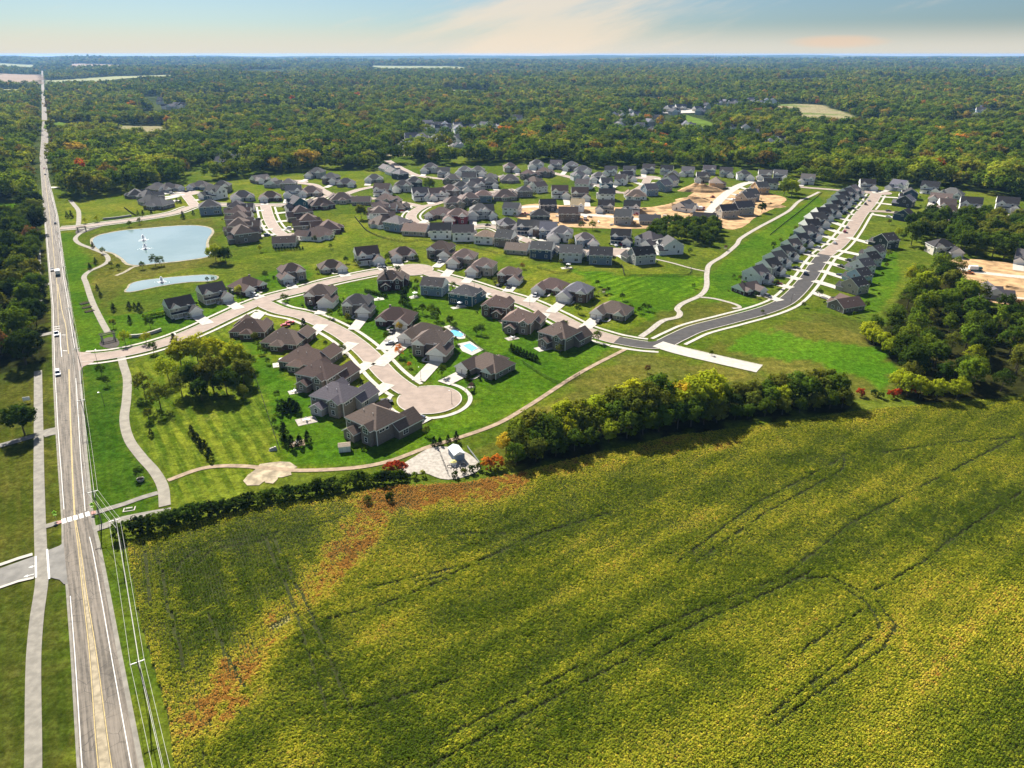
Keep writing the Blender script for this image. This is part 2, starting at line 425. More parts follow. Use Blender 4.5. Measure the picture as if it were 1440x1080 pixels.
def ground_cover():
    """the site's grass: a 3 m grid whose cover kinds were surveyed as outlines with ragged edges"""
    x0, x1, y0, y1 = SITE; st = 3.0; nx, ny = int((x1 - x0) / st) + 1, int((y1 - y0) / st) + 1
    bx = [(min(p[0] for p in g) - 8, max(p[0] for p in g) + 8, min(p[1] for p in g) - 8, max(p[1] for p in g) + 8, m, g) for m, g in AREAS]
    v, ca, cb, sw = [], [], [], []
    for j in range(ny):
        for i in range(nx):
            x, y = x0 + i * st, y0 + j * st; v.append((x, y, 0))
            kind = 'grass'
            n1, n2 = noise.noise((x / 9, y / 9, 1.3)), noise.noise((x / 9, y / 9, 8.3))
            for a, b, c, d, m, g in bx:
                if a < x < b and c < y < d:
                    k = 1.2 if m in ('lawn', 'lawn_dark', 'mown', 'left_grass') else 7.5
                    if inpoly(x + n1 * k, y + n2 * k, g): kind = m
            A, B = COVER[kind]
            ca += [*A, 1]; cb += [*B, 1]
            sw += [1.0 if kind == 'mown' else 0, 1.0 if kind == 'mown_right' else 0, .6 if kind in ('lawn_dark', 'left_grass') else .12 if kind == 'lawn' else 0]
    f = [(j * nx + i, j * nx + i + 1, (j + 1) * nx + i + 1, (j + 1) * nx + i) for j in range(ny - 1) for i in range(nx - 1)]
    me = bpy.data.meshes.new('ground'); me.from_pydata(v, [], f)
    me.attributes.new('cover', 'FLOAT_COLOR', 'POINT').data.foreach_set('color', ca)
    me.attributes.new('cover_second', 'FLOAT_COLOR', 'POINT').data.foreach_set('color', cb)
    me.attributes.new('stripes', 'FLOAT_VECTOR', 'POINT').data.foreach_set('vector', sw)
    me.materials.append(M['ground']); me.update()
    return struct('ground', me)
def ground_material(name, site):
    m, t = newmat(name); p = t.pos()
    big = t.noise(p, 0.02, 5.0, 0.62); mid = t.noise(t.mapv(p, loc=(31, 17, 5)), 0.14, 5.0, 0.68); fine = t.noise(p, 1.2, 3.0, 0.7); speck = t.noise(p, 0.5, 4.0, 0.75)
    if site:
        at = lambda n: t.add('ShaderNodeAttribute', {'attribute_name': n})
        a, b = at('cover').outputs['Color'], at('cover_second').outputs['Color']; sv = t.add('ShaderNodeSeparateXYZ', None, Vector=at('stripes').outputs['Vector'])
        f = t.math('ADD', t.math('MULTIPLY', t.step(big, 0.38, 0.66), 0.55), t.math('MULTIPLY', t.step(mid, 0.42, 0.72), 0.50))
        for k, (ang, wid, amt) in enumerate(((R(123), 4.6, .75), (R(47), 6.5, .85), (ROAD_ANG, 3.6, .5))):
            q = t.mapv(p, rot=(0, 0, -ang)); yy = t.add('ShaderNodeSeparateXYZ', None, Vector=q).outputs[1]
            wob = t.math('MULTIPLY', t.noise(p, 0.03, 2.0), 7.0)
            s = t.step(t.math('SINE', t.math('MULTIPLY', t.math('ADD', yy, wob), 6.2832 / wid)), -.7, .7)
            st = t.step(t.noise(t.mapv(q, scale=(0.04, 0.8, 1)), 1.0, 4.0, 0.65), .45, .68)
            s = t.math('MULTIPLY', t.math('ADD', t.math('MULTIPLY', s, .5), t.math('MULTIPLY', st, .5)), t.step(t.noise(p, .018, 3.0), .30, .55))
            f = t.math('ADD', f, t.math('MULTIPLY', t.math('MULTIPLY', t.math('SUBTRACT', s, .22), sv.outputs[k]), amt * 1.5))
        col = t.mix(t.add('ShaderNodeClamp', None, i0=f).outputs[0], a, b)
        bare = t.math('MULTIPLY', t.step(t.noise(t.mapv(p, loc=(9, 4, 2)), .055, 5.0, .75), .62, .74), .35)
        col = t.mix(bare, col, (0.18, 0.155, 0.05))
        lot = t.add('ShaderNodeTexVoronoi', None, Vector=t.mapv(p, rot=(0, 0, R(32))), Scale=0.042, Randomness=0.75).outputs['Color']
        lv = t.add('ShaderNodeSeparateXYZ', None, Vector=lot)
        col = t.mix(t.math('MULTIPLY', lv.outputs[0], .55), col, t.mix(1.0, col, (0.60, 0.68, 0.7), 'MULTIPLY')); col = t.mix(t.math('MULTIPLY', lv.outputs[1], .45), col, t.mix(1.0, col, (1.55, 1.22, 1.1), 'MULTIPLY'))
        rough = t.noise(p, 0.32, 6.0, 0.8); col = t.mix(t.step(rough, .36, .64), t.mix(1.0, col, (0.72,) * 3, 'MULTIPLY'), t.mix(1.0, col, (1.28,) * 3, 'MULTIPLY'))
    else:
        f1 = t.noise(p, 0.0045, 6.0, 0.65); f2 = t.noise(p, 0.03, 5.0, 0.7)
        col = t.mix(t.step(f1, 0.35, 0.65), (0.026, 0.044, 0.010), (0.060, 0.080, 0.018))
        col = t.mix(t.math('MULTIPLY', t.step(f2, 0.4, 0.7), 0.5), col, (0.085, 0.078, 0.03))
        ol = t.add('ShaderNodeAttribute', {'attribute_name': 'open_land'}).outputs['Fac']
        col = t.mix(t.step(ol, .36, .44), col, t.mix(t.step(t.noise(p, .004, 2.0), .42, .55), (0.11, 0.165, 0.03), (0.26, 0.225, 0.12)))
    col = t.mix(t.step(speck, 0.3, 0.75), t.mix(1.0, col, (0.78,) * 3, 'MULTIPLY'), t.mix(1.0, col, (1.25,) * 3, 'MULTIPLY'))
    col = t.mix(t.step(fine, 0.2, 0.8), t.mix(1.0, col, (0.66,) * 3, 'MULTIPLY'), t.mix(1.0, col, (1.34,) * 3, 'MULTIPLY'))
    if site: finish(t, col, 1.0, 0.0, bump=fine, bs=0.6, bd=0.25)
    else: finish(t, col, 1.0, 0.0, bump=f2, bs=0.9, bd=12.0)
    M[name] = m
ground_material('ground', True); ground_material('terrain', False)
ground_sheet()

# ------------------------------------------------------------------ county road
RL = [(127, 1230), (112.6, 1080), (103, 920), (95, 816), (90, 770), (89.5, 735), (80, 602), (75.5, 510), (73.7, 430), (67.5, 360), (62.5, 305), (58.7, 255), (57, 232)]
RR = [(226, 1230), (195.5, 1080), (165, 920), (146, 816), (137, 770), (128, 735), (119, 640), (112.5, 545), (108.5, 500), (101, 455), (97.5, 430), (90.5, 390), (87, 360), (80.5, 305), (73.5, 275), (68, 255), (65, 232)]
gL, gR = GL(RL), GL(RR)
farp = [G(62.6, 205), G(63.0, 180), G(61.8, 150), G(60.2, 120), G(59.4, 100)]
fp = smooth([((gL[-1][0] + gR[-1][0]) / 2, (gL[-1][1] + gR[-1][1]) / 2)] + farp, 60)
ROADC = [((a[0] + b[0]) / 2, (a[1] + b[1]) / 2) for a, b in ((G(150, 1080), G(150, 1080)), (G(121, 816), G(121, 816)), (G(109, 735), G(109, 735)), (G(92, 510), G(92, 510)), (G(77.5, 360), G(77.5, 360)), (G(61, 232), G(61, 232)))] + [tuple(q) for q in fp[1:]]
def resample(line, n):
    L = [0.0]
    for a, b in zip(line, line[1:]): L.append(L[-1] + math.hypot(b[0] - a[0], b[1] - a[1]))
    out = []; j = 0
    for i in range(n):
        s = L[-1] * i / (n - 1)
        while j < len(L) - 2 and L[j + 1] < s: j += 1
        t = (s - L[j]) / max(1e-9, L[j + 1] - L[j])
        out.append(Vector((line[j][0] + (line[j+1][0] - line[j][0]) * t, line[j][1] + (line[j+1][1] - line[j][1]) * t)))
    return out
def byy(line, y):
    for a, b in zip(line, line[1:]):
        if a[1] <= y <= b[1]:
            t = (y - a[1]) / (b[1] - a[1]); return Vector((a[0] + (b[0] - a[0]) * t, y))
    return Vector((line[0][0], y)) if y < line[0][1] else Vector((line[-1][0], y))
y0, y1 = max(gL[0][1], gR[0][1]), min(gL[-1][1], gR[-1][1])
ys = [y0 + (y1 - y0) * i / 200 for i in range(201)]
RoadL = [byy(gL, y) for y in ys]; RoadR = [byy(gR, y) for y in ys]
mb = MB()
wl = offset(fp, 4.8); wr = offset(fp, -4.8)
band(mb, RoadL + wl[1:], RoadR + wr[1:], 0.06, 0, True)
struct('main_road', mb.mesh('main_road', M['road']))
for nm, off in (('road_shoulder', 0.9),):
    mb = MB()
    band(mb, offset(RoadL, 0.5), RoadL, 0.045); band(mb, RoadR, offset(RoadR, -0.9), 0.045)
    struct(nm, mb.mesh(nm, M['walk']))
def paint(name, line, wid, m, z=0.066):
    return ribbon(name, line, wid, z, m)
def seg(line, ya, yb): return [q for q in line if ya <= q[1] <= yb]
yg = lambda py: G(100, py)[1]
# edge lines (stop at the junction mouths), double yellow centre line
for a, b in ((1235, 824), (722, 300)): paint('edge_marking', offset(seg(RoadL, yg(a), yg(b)), -0.35), 0.17, 'white_paint')
for a, b in ((1235, 745), (728, 530), (492, 330), (313, 260)): paint('edge_marking', offset(seg(RoadR, yg(a), yg(b)), 1.15 if a > 700 else 0.45), 0.17, 'white_paint')
YL = GL([(160, 1230), (138.5, 1080), (126, 920), (116, 830), (109.5, 765), (104.5, 725), (99, 600), (96.5, 520)])
YR = GL([(184, 1230), (157.5, 1080), (136, 920), (121.5, 830), (112.8, 765), (106.0, 725), (100.2, 600), (97.7, 520)])
paint('centre_marking', smooth(YL, 4), 0.17, 'yellow_paint'); paint('centre_marking', smooth(YR, 4), 0.17, 'yellow_paint')
mb = MB(); nL, nR = resample(smooth(YL, 4), 60), resample(smooth(YR, 4), 60)
band(mb, offset(nL, -0.2), offset(nR, 0.2), 0.0635); struct('median_marking', mb.mesh('median_marking', plain('worn_median', (0.30, 0.25, 0.165), 0.9, 0.28, 0.6)))
paint('centre_marking', smooth(GL([(96.5, 498), (94.5, 478), (92.5, 458), (88, 440), (83.5, 415), (81.5, 400)]), 4), 0.24, 'yellow_paint')
paint('centre_marking', smooth(GL([(82, 458), (81.5, 430), (80.8, 408), (77, 372), (72, 320), (67, 280), (62, 240)]), 4), 0.2, 'yellow_paint')
paint('lane_marking', smooth(GL([(84.5, 468), (85.5, 485), (87, 502)]), 3), 0.3, 'white_paint')
for p0, p1 in (((87, 471.5), (92.5, 471.5)), ((88.5, 493.5), (94.5, 494))): paint('stop_marking', [Vector(G(*p0)), Vector(G(*p1))], 0.5, 'white_paint')
for p0, p1 in (((75, 460.5), (84, 459)), ((76, 463.5), (84, 462))): paint('crossing_marking', [Vector(G(*p0)), Vector(G(*p1))], 0.6, 'white_paint')
# pedestrian crossing by the lime signs: white blocks, tactile pads at both ends
A, B = Vector(G(89.5, 733.5)), Vector(G(125, 723))
for k in (0.0, 0.22, 0.45, 0.68, 0.93):
    c = A.lerp(B, k + 0.02); d = (B - A).normalized() * 0.55
    ribbon('crossing_marking', [c - d, c + d], 2.6, 0.068, 'white_paint')
for c in (G(83, 735), G(131.5, 721.5)):
    c = Vector(c); d = (B - A).normalized() * 0.6; ribbon('tactile_pad', [c - d, c + d], 1.6, 0.07, 'pink')

# side road on the left with its turning arrows
flat('side_road', GL([(-120, 838), (0, 800), (48, 783), (66, 775), (84, 768), (92, 762), (95.5, 795), (96, 822), (90, 822), (84, 816), (72, 813), (48, 812), (0, 826), (-140, 866)]), 0.052, 'side_asphalt')
ribbon('curb', smooth(GL([(-120, 832), (0, 795), (26, 786), (46, 780)]), 2), 1.3, 0.09, 'concrete')
ribbon('curb', smooth(GL([(-120, 868), (0, 827), (26, 818), (48, 813)]), 2), 0.9, 0.09, 'concrete')
for p0, p1 in (((50.5, 783), (51, 813)), ((66.5, 773), (69.5, 815))): paint('stop_marking', [Vector(G(*p0)), Vector(G(*p1))], 0.45, 'white_paint', 0.083)
for (tx, ty, ex, ey) in ((40, 799, 49, 796.5), (33, 812, 48, 808)):
    a, b = Vector(G(tx, ty)), Vector(G(ex, ey)); d = (b - a).normalized(); n = Vector((-d.y, d.x)); mb = MB()
    mb.face([(*(a + d * 0.9 - n * 0.14), .188), (*(b - n * 0.14), .188), (*(b + n * 0.14), .188), (*(a + d * 0.9 + n * 0.14), .188)])
    mb.face([(*a, .188), (*(a + d * 1.0 - n * 0.5), .188), (*(a + d * 1.0 + n * 0.5), .188)])
    struct('arrow_marking', mb.mesh('arrow_marking', M['white_paint']))

# ------------------------------------------------------------------ grass areas
flat('left_verge', GL([(-700, 1230), (125, 1230), (112, 1080), (96, 822), (90, 735), (80, 602), (75, 505), (73, 430), (60, 280), (-260, 280)]), 0.012, 'left_grass')
flat('road_verge', GL([(116, 520), (140, 507.5), (163, 506), (172, 533), (171, 563), (169, 591), (176, 619), (192, 644), (209, 663), (221, 685), (222, 716), (133, 745), (119, 620)]), 0.016, 'lawn_dark')
flat('road_verge', GL([(109, 480), (110, 494), (135, 494), (172, 489), (145, 455), (124, 400), (118, 390), (136, 372), (108, 345), (100, 328), (84, 328), (88, 360)]), 0.016, 'lawn')
flat('park_lawn', GL([(182, 520), (230, 500), (330, 455), (400, 500), (425, 540), (455, 600), (470, 660), (380, 666), (240, 672), (205, 640), (190, 590)]), 0.014, 'mown')
flat('park_lawn', GL([(240, 682), (300, 662), (352, 662), (350, 690), (330, 708), (262, 716), (238, 706)]), 0.014, 'mown')
flat('back_lawn', GL([(345, 480), (400, 490), (440, 520), (470, 580), (500, 632), (600, 600), (655, 575), (690, 560), (735, 575), (640, 616), (560, 645), (500, 656), (440, 656), (395, 650), (380, 580)]), 0.017, 'lawn')
flat('block_lawn', GL([(330, 455), (372, 440), (426, 455), (480, 490), (515, 520), (560, 560), (520, 620), (440, 560), (380, 500)]), 0.019, 'lawn_dry')
flat('block_lawn', GL([(400, 418), (470, 402), (540, 390), (640, 404), (740, 433), (820, 470), (865, 484), (815, 525), (740, 575), (640, 560), (580, 520), (500, 460), (440, 436), (375, 430)]), 0.018, 'lawn')
flat('block_lawn', GL([(170, 496), (220, 478), (310, 440), (360, 420), (430, 398), (470, 372), (420, 372), (350, 392), (300, 402), (240, 425), (205, 440), (140, 445), (155, 480)]), 0.018, 'lawn')
flat('block_lawn', GL([(430, 398), (540, 372), (600, 372), (700, 402), (800, 444), (870, 465), (905, 455), (880, 430), (800, 398), (690, 362), (640, 350), (540, 352), (440, 372)]), 0.018, 'lawn_dry')
flat('greenway', GL([(300, 372), (420, 358), (530, 336), (560, 340), (700, 362), (820, 400), (900, 440), (950, 428), (960, 380), (890, 372), (780, 375), (690, 350), (560, 322), (500, 300), (470, 330), (400, 352)]), 0.015, 'lawn_dry')
flat('greenway', GL([(800, 378), (880, 388), (966, 388), (990, 384), (986, 405), (960, 426), (905, 452), (850, 410)]), 0.019, 'mown_right')
flat('greenway', GL([(1000, 385), (1040, 345), (1075, 322), (1150, 275), (1165, 300), (1110, 350), (1075, 385), (1050, 416), (1080, 432), (1030, 446), (985, 412)]), 0.019, 'lawn')
flat('back_lawn', GL([(1200, 440), (1210, 405), (1240, 360), (1262, 352), (1265, 395), (1235, 440)]), 0.016, 'lawn')
flat('meadow', GL([(975, 495), (1100, 460), (1140, 440), (1190, 446), (1240, 455), (1262, 500), (1258, 540), (1205, 560), (1100, 530)]), 0.016, 'meadow')
flat('meadow', GL([(1035, 475), (1080, 464), (1120, 476), (1180, 482), (1240, 490), (1256, 510), (1245, 545), (1205, 535), (1150, 512), (1080, 502), (1030, 492)]), 0.016, 'bright')
flat('meadow', GL([(880, 496), (935, 500), (1060, 524), (1120, 545), (1000, 575), (860, 610), (700, 650), (660, 640), (745, 580), (815, 533)]), 0.016, 'meadow')
flat('meadow', GL([(890, 462), (950, 432), (985, 424), (1045, 430), (1035, 446), (975, 458), (915, 476), (860, 470)]), 0.021, 'meadow')
flat('meadow', GL([(86, 300), (96, 284), (180, 271), (250, 262), (350, 256), (430, 243), (530, 238), (540, 262), (440, 268), (360, 285), (250, 292), (130, 311), (90, 316)]), 0.014, 'lawn_dry')
flat('pond_meadow', GL([(128, 400), (130, 330), (200, 313), (300, 305), (320, 372), (240, 382), (170, 402), (150, 440), (140, 430)]), 0.014, 'meadow')
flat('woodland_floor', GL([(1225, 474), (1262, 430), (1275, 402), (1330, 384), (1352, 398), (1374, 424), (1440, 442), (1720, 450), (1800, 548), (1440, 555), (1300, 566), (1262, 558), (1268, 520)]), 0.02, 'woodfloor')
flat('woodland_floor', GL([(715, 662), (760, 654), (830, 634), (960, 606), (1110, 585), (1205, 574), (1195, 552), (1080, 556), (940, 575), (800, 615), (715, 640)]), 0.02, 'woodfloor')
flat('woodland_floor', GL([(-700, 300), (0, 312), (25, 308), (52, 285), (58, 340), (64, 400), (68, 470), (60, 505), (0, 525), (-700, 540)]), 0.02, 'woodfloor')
flat('far_field', GL([(-500, 286), (0, 285.5), (28, 286), (27, 306), (0, 309), (-500, 300)]), 0.025, 'lawn')
flat('building_site', ragged([(722, 300), (745, 288), (800, 290), (860, 292), (915, 292), (960, 282), (990, 268), (1045, 268), (1098, 277), (1100, 284), (1060, 305), (1030, 322), (1000, 316), (930, 320), (860, 321), (770, 316), (730, 306)]), 0.022, 'dirt')
flat('building_site', ragged([(1345, 366), (1440, 372), (1720, 380), (1720, 425), (1440, 428), (1400, 425), (1380, 418), (1382, 400), (1352, 390)]), 0.022, 'dirt')
ribbon('access_track', smooth(GL([(1348, 376), (1370, 382), (1440, 390), (1700, 412)]), 4), 6.5, 0.03, 'concrete')
ribbon('access_track', smooth(GL([(1412, 417), (1440, 420), (1700, 436)]), 4), 3, 0.03, 'concrete')
flat('bare_ground', ragged([(347.5, 676), (354, 669), (364, 662), (369, 655), (382, 653.5), (393, 652), (404, 653), (412, 657), (398, 661), (404, 667), (387, 670), (383, 678), (371, 674), (362, 680), (352, 680)], 1.6), 0.026, 'bare')
flat('gravel_pad', ragged([(569, 658), (590, 644), (611, 633), (642, 636), (664, 652), (668, 658), (631, 671), (602, 662), (573, 664)]), 0.034, 'gravel')

ground_cover()

# ------------------------------------------------------------------ paths
PATHS = {
 'park_path': ([(170, 500), (174, 515), (179, 533), (178, 563), (175, 591), (182, 619), (200, 644), (217, 663), (229, 685), (232, 712)], 3.2, 'path'),
 'pond_path': ([(152, 468), (143, 452), (130, 425), (121, 398), (118.5, 389), (127, 381), (143, 374), (152, 367), (148, 358), (130, 350), (112, 343), (106, 336), (112, 329), (124, 322)], 2.9, 'path'),
 'pond_spur': ([(163, 388), (175, 383), (187, 376), (196, 374)], 2.4, 'sand'),
 'north_path': ([(110, 317), (111, 308), (110, 296), (104, 288), (99, 282)], 3.4, 'path'),
 'crossing_path': ([(127, 724), (150, 716.5), (175, 709), (200, 700), (222, 693.5)], 2.2, 'walk'),
 'field_access': ([(128, 746), (150, 739), (164, 733), (185, 728), (222, 721), (240, 718)], 3.0, 'walk'),
 'roadside_path': ([(43, 1230), (47, 1080), (47.5, 930), (52, 870), (59, 818), (58, 784), (56.5, 740), (55, 674), (54.6, 620), (53.6, 522)], 2.9, 'walk'),
 'roadside_path_far': ([(57.5, 440), (56.5, 410), (56, 385), (55, 350)], 1.6, 'walk'),
 'crossing_walk': ([(60, 742), (70, 739), (82, 735.5)], 2.2, 'walk'),
 'farm_driveway': ([(60, 611), (70, 608), (80, 606)], 6.0, 'walk'),
 'farm_driveway_far': ([(-60, 640), (0, 627), (25, 620), (50, 613)], 3.2, 'side_asphalt'),
 'roadside_driveway': ([(52, 405), (62, 401), (72, 399)], 5.0, 'walk'),
 'roadside_driveway_near': ([(55, 472), (66, 470), (75, 468)], 4.0, 'walk'),
 'lane': ([(66, 264), (72, 263.5), (80, 264)], 7.0, 'concrete'),
 'dirt_trail': ([(880, 491), (815, 525), (745, 570), (700, 596), (645, 616), (602, 629), (547, 649), (500, 658), (424, 662), (380, 659), (327, 655.5), (285, 659), (236, 676)], 2.0, 'trail'),
 'meadow_trail': ([(901, 474), (914, 465), (933, 451), (953, 446), (956, 440), (952, 435), (960, 427), (984, 416), (993, 405), (994, 385), (998, 372), (1017, 360), (1036, 344), (1041, 336), (1065, 321), (1094, 305.5), (1110, 296), (1124, 283), (1140, 276), (1152, 270)], 3.0, 'gravel'),
 'meadow_trail_spur': ([(984, 418), (1003, 420), (1020, 424), (1036, 429), (1040, 433), (1030, 434)], 2.2, 'gravel'),
 'lot_path': ([(919, 364), (945, 370), (972, 377.5), (993, 382)], 1.8, 'gravel'),
}
for nm, (pts, wid, m) in PATHS.items():
    ribbon({'roadside_path_far': 'roadside_path', 'farm_driveway_far': 'farm_driveway', 'roadside_driveway_near': 'roadside_driveway', 'meadow_trail_spur': 'meadow_trail'}.get(nm, nm), smooth(GL(pts), 1.5), wid, 0.04 if nm != 'roadside_path' else 0.075, m)

# ------------------------------------------------------------------ streets with curbs, verges and sidewalks
STREETS = [
 ('entrance_street', [(112, 504), (140, 502), (167, 498), (200, 491), (225, 484), (248, 476.5), (280, 463.5), (313, 448), (352, 430), (385, 418), (422, 408.6), (460, 397.5), (499, 389), (538, 382), (580, 379), (625, 391), (654, 399), (689, 410.5), (740, 426), (778, 443.6), (817, 463), (855, 475.5), (869, 479)], 8.8, 'street', True),
 ('front_cul_de_sac', [(368, 426), (394, 437), (424, 443.6), (453, 455), (480, 469), (500, 483), (516, 497), (530, 512), (546, 529), (568, 546), (592, 558)], 8.4, 'street', True),
 ('new_street', [(867, 478.6), (905, 485), (928, 485), (950, 475.5), (978, 463), (1027, 450), (1079, 435.5), (1107, 422.5), (1134, 394.7), (1150, 371), (1161, 357)], 8.6, 'asphalt', True),
 ('long_street', [(1160, 358.5), (1179, 344), (1195, 325), (1210.5, 301.7), (1224, 286), (1233, 272)], 9.0, 'street', True),
 ('stub_street', [(925, 484), (955, 493), (1010, 506), (1068, 519)], 8.5, 'concrete', False),
 ('east_street', [(1212, 297), (1240, 297.5), (1256, 299), (1290, 302), (1330, 309), (1390, 304), (1440, 303), (1500, 304)], 7.5, 'street', False),
 ('pond_street', [(84, 321.5), (110, 319.5), (140, 315.5), (200, 307.5), (245, 299.5), (270, 291), (290, 288), (315, 288), (354, 289), (403, 288), (435, 284), (458, 275)], 8.6, 'street', True),
 ('pond_cul_de_sac', [(274, 290), (268, 282), (262, 275)], 8.0, 'street', False),
 ('branch_street', [(373, 289), (380, 311), (391, 326), (404, 333)], 8.0, 'street', True),
 ('upper_street', [(416, 257), (440, 260), (455, 269), (475, 275.5), (492, 271), (505, 267), (526, 262.5)], 8.0, 'street', False),
 ('middle_street', [(465, 275), (520, 279), (548, 282), (575, 287), (596, 290), (625, 283), (655, 277), (690, 270.5), (724, 266.5)], 8.0, 'street', False),
 ('loop_street', [(598, 289), (584, 297), (578, 306), (588, 314), (606, 317), (653, 320), (690, 318.5), (720, 330), (747, 340.5), (777, 347.5), (800, 351.5), (830, 354), (868, 355)], 8.0, 'street', True),
 ('exit_street', [(545, 226), (570, 240), (592, 248), (640, 252.5), (680, 250), (730, 246)], 8.0, 'street', False),
 ('top_street', [(768, 241), (800, 249), (835, 258.5), (868, 270.6), (884, 271), (903, 263), (911, 252)], 8.0, 'street', False),
 ('site_street', [(720, 293), (757, 291), (800, 300.6), (850, 304), (890, 308), (915, 309)], 8.0, 'concrete', False),
 ('unpaved_street', [(996, 301), (1001, 294), (1020, 274), (1044, 259.5), (1061, 256.5), (1095, 257)], 8.0, 'concrete', False),
 ('far_street', [(1095, 259), (1129, 263.5), (1172, 267), (1208, 270)], 8.0, 'street', False),
]
BULBS = [('front_cul_de_sac', (604, 562), 12.0), ('entrance_street', (580, 379.5), 12.5), ('pond_cul_de_sac', (261, 272), 13), ('branch_street', (409, 333), 11), ('upper_street', (416, 256), 12),
         ('loop_street', (869, 355), 11), ('top_street', (911, 250), 13), ('long_street', (1234, 271), 12)]
SL = []
for i, (nm, pts, wid, m, sw) in enumerate(STREETS):
    ln = smooth(GL(pts), 1.5); SL.append((nm, ln, wid, m, sw))
BL = [(nm, Vector(G(*c)), r) for nm, c, r in BULBS]
for i, (nm, ln, wid, m, sw) in enumerate(SL):
    mb = MB(); band(mb, offset(ln, wid / 2), offset(ln, -wid / 2), 0.05 + 0.003 * i)
    for bn, c, r in BL:
        if bn == nm: mb.face([(c.x + r * math.cos(a * math.pi / 24), c.y + r * math.sin(a * math.pi / 24), 0.181 + 0.003 * i) for a in range(48)])
    struct(nm, mb.mesh(nm, M[m]))
def clear_of(x, y, skip, extra):
    for j, (nm, ln, wid, m, sw) in enumerate(SL):
        if j != skip and distline(x, y, ln[::3] + [ln[-1]]) < wid / 2 + extra: return False
    for bn, c, r in BL:
        if math.hypot(x - c.x, y - c.y) < r + extra: return False
    return all(not (byy(RoadL, y).x - 0.3 < x < byy(RoadR, y).x + 0.3) for _ in (0,))
def runs(line, skip, extra):
    out, cur = [], []
    for q in line:
        if clear_of(q.x, q.y, skip, extra): cur.append(q)
        else:
            if len(cur) > 2: out.append(cur)
            cur = []
    if len(cur) > 2: out.append(cur)
    return out
for i, (nm, ln, wid, m, sw) in enumerate(SL):
    mbc, mbw = MB(), MB()
    for s in (1, -1):
        for run in runs(offset(ln, s * (wid / 2 + 0.2)), i, -0.05):
            mm = [q for q in run]; band(mbc, offset(mm, 0.22), offset(mm, -0.22), 0.13)
        if sw:
            for run in runs(offset(ln, s * (wid / 2 + 3.3)), i, 2.4): band(mbw, offset(run, 0.85), offset(run, -0.85), 0.045 + 0.002 * i)
    if nm == 'front_cul_de_sac':
        c, r = BL[0][1], BL[0][2]
        arc = [Vector((c.x + (r + 3.6) * math.cos(a), c.y + (r + 3.6) * math.sin(a))) for a in [R(-190 + k * 4) for k in range(66)]]
        arc = [q for q in arc if distline(q.x, q.y, ln) > 6.5]
        band(mbw, offset(arc, 0.85), offset(arc, -0.85), 0.048)
    for bn, c, r in BL:
        if bn == nm:
            arc = [Vector((c.x + (r + .2) * math.cos(a), c.y + (r + .2) * math.sin(a))) for a in [R(k * 3) for k in range(121)]]
            for run in [arc]:
                cur = []
                for q in run:
                    if distline(q.x, q.y, ln[::2] + [ln[-1]]) > wid / 2 + 0.2: cur.append(q)
                    else:
                        if len(cur) > 2: band(mbc, offset(cur, 0.22), offset(cur, -0.22), 0.132)
                        cur = []
                if len(cur) > 2: band(mbc, offset(cur, 0.22), offset(cur, -0.22), 0.132)
    if mbc.f: struct('curb', mbc.mesh('curb', M['concrete']))
    if mbw.f: struct('sidewalk', mbw.mesh('sidewalk', M['concrete']))
flat('street_mouth', GL([(108, 494), (112.5, 495.5), (128, 496), (132, 509.5), (117, 516), (113, 522), (109, 522)]), 0.049, 'street')
ribbon('sidewalk', smooth(GL([(858, 487), (882, 491), (905, 494), (926, 495.5)]), 2), 1.7, 0.05, 'concrete')

# ------------------------------------------------------------------ ponds
def z4(pts): return [(x / 4, 230 + y / 4) for x, y in pts]
PONDA = smooth(GL(z4([(525, 425), (560, 405), (600, 395), (700, 377), (800, 368), (950, 355), (1080, 350), (1165, 360), (1192, 382), (1165, 430), (1160, 475), (1188, 512), (1150, 528), (1000, 550), (900, 560), (780, 572), (725, 565), (690, 535), (640, 505), (560, 485), (528, 455)])), 2, True)
PONDB = smooth(GL(z4([(712, 722), (722, 700), (745, 675), (800, 660), (900, 648), (1000, 638), (1150, 628), (1212, 632), (1222, 645), (1190, 660), (1050, 668), (900, 690), (760, 718)])), 2, True)
flat('pond_bank', grow(PONDA, 2.2), 0.030, 'sand'); flat('pond', PONDA, 0.055, 'water')
flat('pond_bank', grow(PONDB, 1.2), 0.030, 'sand'); flat('pond', PONDB, 0.055, 'water')

# ------------------------------------------------------------------ houses
WALLC = {'cream': (0.50, 0.46, 0.37), 'white': (0.80, 0.79, 0.76), 'beige': (0.40, 0.35, 0.28), 'tan': (0.30, 0.25, 0.19), 'brown brick': (0.13, 0.088, 0.066), 'dark brick': (0.085, 0.048, 0.042),
         'grey': (0.38, 0.38, 0.37), 'blue-grey': (0.20, 0.25, 0.30), 'navy': (0.045, 0.075, 0.12), 'teal': (0.035, 0.10, 0.135), 'light blue': (0.36, 0.47, 0.56), 'red': (0.20, 0.035, 0.035),
         'charcoal': (0.065, 0.068, 0.070), 'stone': (0.26, 0.225, 0.18), 'pale grey': (0.60, 0.60, 0.59), 'taupe': (0.21, 0.18, 0.15), 'sheathing': (0.52, 0.36, 0.19), 'wrapped white': (0.74, 0.74, 0.73), 'dark green': (0.045, 0.06, 0.055)}
ROOFC = {'brown': (0.135, 0.098, 0.084), 'grey': (0.135, 0.125, 0.125), 'charcoal': (0.070, 0.067, 0.069), 'black': (0.032, 0.031, 0.033), 'tan': (0.24, 0.18, 0.135), 'slate': (0.135, 0.13, 0.15), 'bare board': (0.42, 0.33, 0.21), 'dark brown': (0.088, 0.060, 0.050)}
BRICKS = {'brown brick', 'dark brick', 'stone', 'taupe'}

